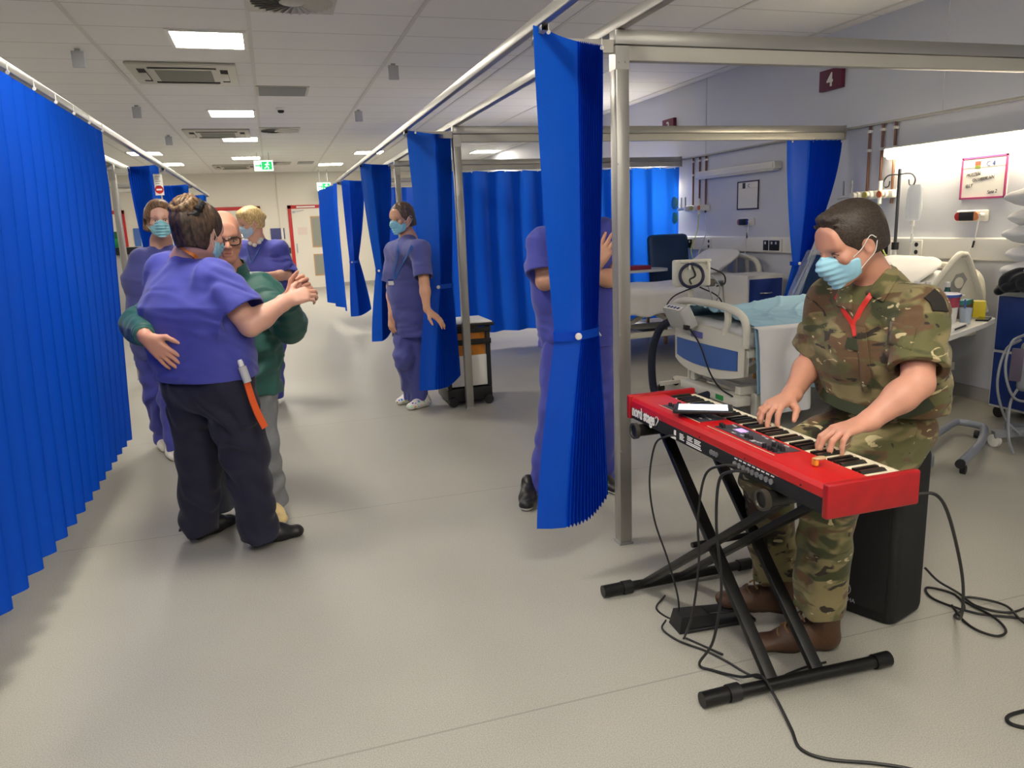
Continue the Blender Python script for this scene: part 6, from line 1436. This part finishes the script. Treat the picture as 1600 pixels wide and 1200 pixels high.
# ---------------------------------------------------------------- old man dancing with her
J = dict(hd=PYA(350, 369, 4.02), nk=PYA(362, 428, 4.10), che=PYA(365, 480, 4.10), pel=PYA(370, 585, 4.06), SL=PYA(406, 452, 4.06), SR=PYA(292, 448, 4.20), EL=PYA(453, 508, 3.86), ER=PYA(217, 508, 3.86), WL=PYA(449, 466, 3.62), WR=PYA(226, 525, 3.50),
         KL=PYA(405, 690, 4.02), KR=PYA(334, 690, 4.12), AL=PYA(424, 784, 4.04), AR=PYA(338, 790, 4.12))
om = person('bald old man in glasses and a green jacket dancing with the nurse', J, (.16, -.97, -.16), fp=(-.1, -1), hs=.0045, skin_m=skin2, hsc=1.02, top=mat('jacket_green', (24, 82, 74), .55, var=.08, vs=6, sheen=.1), pants=mat('grey_marl', (128, 130, 134), .9, var=.2, vs=120), long_sleeve=True, sl_r=(.080, .082), hem=.10, w=.185, dp=.14, belly=.015, leg=(.11, .095, .085), leg_end=.02, neck_v=False, jaw=1.05, fold=.007,
    hands={'L': dict(f=(.78, -.25, .52), n=(.2, .9, -.2), curl=(48, 60, 30), sc=.98, thumb=(.6, .6, -.1)), 'R': dict(f=(.62, -.06, -.76), n=(-.25, -.96, -.1), curl=(8, 14, 10), spread=(10, 3, -4, -12), sc=1.02, thumb=(.55, .75, .0))},
    eyes=True, brow_m=mat('brow_grey', (120, 108, 98), .7))
r = om['root']; R = om['R']; c = om['J']['hd']; W_ = lambda x, y, z: c+R@(V(x, y, z)*1.02)
S = SDF(c-.16, c+.16, .0036); S.ell(W_(0, -.030, .005), (.0785, .086, .055), R, .02); S.plane(W_(0, 0, .05), R[:, 2]); S.plane(W_(0, .012, 0), R[:, 1]); S.plane(W_(0, 0, -.05), -R[:, 2]); S.folds(.0015, 160, R[:, 0], 3)
for s in (-1, 1): S.ell(W_(s*.085, .0, -.012), (.02, .026, .04), R, .006, True)
v, f = S.mesh(); build_np('hair', [(v, f, 0)], hair_mat('hair_grey', (120, 116, 112), (186, 182, 176)), r)
gl = thing  # spectacles
g = MB(); fr = mat('spectacle_black', (18, 17, 18), .3)
for s in (-1, 1):
    P = [W_(s*.033+.027*math.copysign(abs(math.cos(a))**.6, math.cos(a)), .103-.010*abs(s*.033+.027*math.cos(a))/.06, -.010+.0185*math.copysign(abs(math.sin(a))**.65, math.sin(a))) for a in [2*PI*k/32 for k in range(33)]]
    g.tube(P, .0026, 6, cap=False); g.tube([P[6]+R@V(0, 0, .001), P[8], P[10]+R@V(0, 0, .001)], .0034, 6)
    g.tube([W_(s*.062, .092, .0), W_(s*.078, .06, .0), W_(s*.082, -.005, .004), W_(s*.08, -.02, -.015)], .0024, 6)
g.tube([W_(-.006, .106, -.004), W_(0, .108, -.002), W_(.006, .106, -.004)], .0028, 6); go = g.build('spectacles', fr, r)
lp = MB()
for s in (-1, 1): lp.tube([W_(-.0, .093, -.0665), W_(s*.011, .0915, -.068), W_(s*.021, .086, -.0695)], [.0038, .0036, .0012], 6)
lp.build('lips', mat('lip_rose', (186, 110, 100), .5), r)
nk = om['J']['nk']; C = SDF(nk-.16, nk+.17, .0044); nb = c+R@V(0, -.022, -.06); ax_ = unit(nb-nk)
C.cone(nk-ax_*.04, nk+ax_*.055, .095, .080, .003, None, 'ab'); C.cone(nk-ax_*.06, nk+ax_*.09, .080, .068, .003, None, '', True); C.cone(nk+V(0, -.05, -.06), nk+V(0, -.10, .10), .01, .05, .004, None, '', True)
v, f = C.mesh(); build_np('collar', [(v, f, 0)], MATS['jacket_green'], r)
shoe(r, (-.165, 4.08), (.30, -.95), .26, mat('slipper_cream', (222, 196, 140), .7), sole_white, .06, .045, 0., 'slipper'); shoe(r, (-.45, 4.14), (-.2, -.98), .26, MATS['slipper_cream'], sole_white, .06, .045, 0., 'slipper')
# ---------------------------------------------------------------- masked nurse with brown hair behind the dancers
J = dict(hd=PYA(250, 343, 5.58), nk=PYA(252, 378, 5.66), che=PYA(250, 440, 5.66), pel=PYA(252, 530, 5.66), SL=PYA(283, 408, 5.66), SR=PYA(224, 408, 5.66), EL=PYA(290, 470, 5.69), ER=PYA(219, 470, 5.66), WL=PYA(285, 515, 5.54), WR=PYA(232, 515, 5.49), KL=PYA(268, 622, 5.52), KR=PYA(246, 618, 5.66), AL=PYA(276, 694, 5.44), AR=PYA(256, 680, 5.74))
w3 = person('masked nurse with brown hair standing behind the dancing pair', J, (.14, -.98, .02), fp=(.1, -1), hs=.0055, skin_m=skin, hsc=1.0, top=scrub_g, pants=scrub, sleeve=.72, sl_r=(.072, .082), hem=.13, w=.16, dp=.115, leg=(.098, .085, .072), leg_end=.05, eyes=True, brow_m=mat('brow_brown', (84, 60, 44), .7),
    hands={'L': dict(f=(.0, -.5, -.8), n=(0, -.8, .5)), 'R': dict(f=(.2, -.5, -.8), n=(0, -.8, .5))})
def loose(S, W, R, sc):
    for s in (-1, 1): S.cone(W(s*.062, .03, .05), W(s*.088, -.02, -.05), .026, .022, .03)
    S.ell(W(0, .045, .09), (.06, .05, .03), R, .03); S.cone(W(0, -.07, .04), W(.02, -.085, -.08), .06, .03, .03)
hair_shell(w3, hair_mat('hair_light_brown', (84, 60, 42), (142, 108, 76), (40, 40, 10)), 1.0, .017, nape=-.10, extra=loose, folds=(.003, 120), face=(.062, .085, .104), face_c=(0, .087, -.030)); mask_build(w3['root'], w3['J']['hd'], w3['R'], 1.0, mat('mask_pale', (150, 212, 222), .75, var=.03, vs=20))
shoe(w3['root'], (-.82, 5.56), (.25, -.95), .25, shoe_white, sole_white); shoe(w3['root'], (-.90, 5.83), (.2, -.95), .25, shoe_white, sole_white)
# ---------------------------------------------------------------- blonde nurse looking down
yb = 6.88
J = dict(hd=PYA(391, 347, yb), nk=PYA(402, 377, yb+.02), che=PYA(412, 425, yb+.02), pel=PYA(417, 498, yb+.04), SL=PYA(436, 391, yb-.07), SR=PYA(380, 391, yb+.16), EL=PYA(449, 430, yb-.14), ER=PYA(374, 432, yb+.1), WL=PYA(414, 431, yb-.36), WR=PYA(392, 438, yb-.22), KL=PYA(428, 552, yb), KR=PYA(408, 552, yb+.08), AL=PYA(428, 608, yb+.04), AR=PYA(408, 608, yb+.14))
bl = person('blonde nurse in a pale mask looking down at her hands', J, (-.86, -.42, -.26), fp=(-.6, -.75), hs=.006, skin_m=skin, hsc=1.0, top=scrub, pants=scrub, sleeve=.95, sl_r=(.078, .092), hem=.13, w=.165, dp=.125, belly=.01, leg=(.105, .09, .088), leg_end=.07, eyes=True, brow_m=MATS['brow_brown'],
    hands={'L': dict(f=(-.9, -.2, .05), n=(0, -.6, .7)), 'R': dict(f=(-.3, -.8, .1), n=(-.5, 0, .8))})
def tied(S, W, R, sc):
    S.cone(W(0, -.09, .05), W(0, -.125, .01), .038, .03, .02); S.ell(W(0, .05, .085), (.058, .04, .028), R, .03)
hair_shell(bl, hair_mat('hair_blonde', (178, 142, 88), (232, 208, 150), (40, 40, 14)), 1.0, .015, nape=-.07, extra=tied, folds=(.0028, 130)); mask_build(bl['root'], bl['J']['hd'], bl['R'], 1.0, mat('mask_white_blue', (178, 206, 228), .75, var=.03, vs=20))
for k, (u, v2) in enumerate(((385, 374), (391, 380), (398, 383), (405, 378), (408, 374))):
    p = hit(u, v2, [bl['T'], bl['S']], off=.01)
    if p is not None: MB().ball(p, .018, None, 8).build('bead', white_plastic, bl['root'])
pts = [p for p in (hit(u, v2, [bl['T']], off=.006) for u, v2 in ((386, 386), (388, 398), (393, 410), (400, 398), (406, 386))) if p is not None]
if len(pts) > 2: strap(bl['root'], pts, .015, bl['J']['che'], mat('lanyard_blue', (44, 92, 170), .5), 'lanyard')
shoe(bl['root'], (-.11, 7.03), (-.3, -.95), .26, shoe_black, sole_black); shoe(bl['root'], (-.24, 7.12), (-.5, -.85), .26, shoe_black, sole_black)
# ---------------------------------------------------------------- nurse leaning by the curtain
yn = 6.08
J = dict(hd=PYA(628, 341, yn), nk=PYA(639, 374, yn+.03), che=PYA(638, 425, yn+.02), pel=PYA(643, 492, yn+.02), SL=PYA(656, 391, yn-.38), SR=PYA(617, 393, yn+.08), EL=PYA(663, 442, yn-.49), ER=PYA(611, 448, yn+.12), WL=PYA(667, 484, yn-.55), WR=PYA(612, 492, yn+.02), KL=PYA(655, 562, yn+.02), KR=PYA(630, 560, yn-.04), AL=PYA(655, 622, yn+.06), AR=PYA(643, 610, yn+.16))
J['HL'] = V(*PY(652, 505, yn)); J['HR'] = V(*PY(632, 505, yn+.06))
nu = person('masked nurse with a blue lanyard and badge beside the tied curtain and waste trolley', J, (-.80, -.58, -.08), fp=(-.66, -.75), hs=.0055, skin_m=skin3, hsc=1.0, top=scrub_g, pants=scrub_g, sleeve=.84, sl_r=(.066, .076), hem=.17, w=.15, dp=.112, belly=.006, leg=(.092, .076, .072), leg_end=.05, eyes=True, brow_m=MATS['brow_brown'], limb=.92,
    hands={'L': dict(f=(.62, -.25, -.55), n=(.55, -.5, .65), curl=(10, 14, 10), sc=.95), 'R': dict(f=(-.1, -.1, -1), n=(-.7, -.5, 0), sc=.92)})
def pony(S, W, R, sc):
    S.cone(W(0, -.10, .04), W(0, -.125, -.05), .03, .026, .02)
hair_shell(nu, hair_mat('hair_ash_brown', (70, 54, 42), (124, 100, 78), (40, 40, 12)), 1.0, .011, nape=-.07, extra=pony, folds=(.002, 140)); mask_build(nu['root'], nu['J']['hd'], nu['R'], 1.0, MATS['mask_pale'])
T = nu['T']
for pts in ([(646, 372), (644, 384), (638, 396), (630, 410), (622, 424), (617, 436)], [(624, 376), (622, 390), (620, 406), (616, 422), (615, 436)]):
    hp = [p for p in (hit(u, v2, [T, nu['S']], off=.008) for u, v2 in pts) if p is not None]
    if len(hp) > 2: strap(nu['root'], hp, .020, nu['J']['che'], MATS['lanyard_blue'], 'lanyard')
p = hit(613, 441, [T], off=.012)
if p is not None:
    Rb = frame(unit(V(-.5, -.85, 0))); MB().box(p, (.07, .008, .045), Rb, .003).build('name_badge', white_plastic, nu['root']); MB().box(p+V(0, -.003, .017), (.071, .009, .012), Rb).build('badge_strip', blue_panel, nu['root'])
sw = mat('shoe_patterned', (222, 218, 212), .5); nt = sw.node_tree; tc = nt.nodes.new('ShaderNodeTexCoord'); vo = nt.nodes.new('ShaderNodeTexVoronoi'); vo.inputs['Scale'].default_value = 38; nt.links.new(tc.outputs['Object'], vo.inputs['Vector'])
hs_ = nt.nodes.new('ShaderNodeMix'); hs_.data_type = 'RGBA'; hs_.inputs[6].default_value = (*lin((226, 222, 214)), 1); lt = nt.nodes.new('ShaderNodeMath'); lt.operation = 'LESS_THAN'; lt.inputs[1].default_value = .38
nt.links.new(vo.outputs['Distance'], lt.inputs[0]); nt.links.new(lt.outputs[0], hs_.inputs[0]); nt.links.new(vo.outputs['Color'], hs_.inputs[7]); nt.links.new(hs_.outputs[2], nt.nodes['Principled BSDF'].inputs['Base Color'])
shoe(nu['root'], (1.155, 6.15), (-.90, -.42), .25, sw, sole_white); shoe(nu['root'], (1.10, 6.38), (-.90, -.42), .25, sw, sole_white)
# ---------------------------------------------------------------- visitor with folded arms behind the closest curtain
yv = 3.74
J = dict(hd=PYA(892, 300, yv), nk=PYA(894, 336, yv+.03), che=PYA(896, 405, yv+.03), pel=PYA(900, 505, yv+.03), SL=PYA(945, 366, yv), SR=PYA(848, 381, yv), EL=PYA(966, 436, yv-.10), ER=PYA(851, 440, yv-.06), WL=PYA(912, 432, yv-.25), WR=PYA(930, 418, yv-.22), KL=PYA(938, 635, yv), KR=PYA(868, 640, yv-.04), AL=PYA(941, 738, yv+.06), AR=PYA(848, 752, yv-.02))
vi = person('person in blue scrubs with folded arms half hidden by the largest tied curtain', J, (-.5, -.86, 0), fp=(-.35, -.94), hs=.005, skin_m=skin3, hsc=1.03, top=scrub, pants=scrub, sleeve=.72, sl_r=(.078, .090), hem=.12, w=.175, dp=.13, belly=.008, leg=(.105, .085, .074), leg_end=.05, limb=1.08, eyes=True, brow_m=MATS['brow_dark'],
    hands={'R': dict(f=(.55, .0, .82), n=(-.3, -.9, .2), curl=(12, 14, 8), sc=1.0, thumb=(.5, .6, -.3)), 'L': dict(f=(-.25, .6, .1), n=(0, -.9, .3), sc=.85)})
hair_shell(vi, hair_s, 1.03, .010, nape=-.05); mask_build(vi['root'], vi['J']['hd'], vi['R'], 1.03, mask_blue)
shoe(vi['root'], (1.235, 3.79), (-.38, -.92), .29, shoe_black, sole_white); shoe(vi['root'], (1.60, 3.82), (.30, -.95), .28, shoe_black, sole_white)
p = hit(925, 517, [vi['T'], vi['Q']], off=.008); 
if p is not None: MB().tube(spline([p+V(-.03, 0, .0), p+V(0, -.005, .01), p+V(.03, 0, -.002), p+V(.05, 0, -.03)], 5), .004, 6).build('waist_tie', white_plastic, vi['root'])
# ---------------------------------------------------------------- world and view
w = bpy.data.worlds.new('world'); SC.world = w; w.use_nodes = True
w.node_tree.nodes['Background'].inputs[0].default_value = (.9, .95, 1, 1); w.node_tree.nodes['Background'].inputs[1].default_value = .05
SC.view_settings.view_transform = 'Standard'; SC.view_settings.look = 'None'; SC.view_settings.gamma = 1
SC.view_settings.use_curve_mapping = False; SC.view_settings.exposure = 0.45
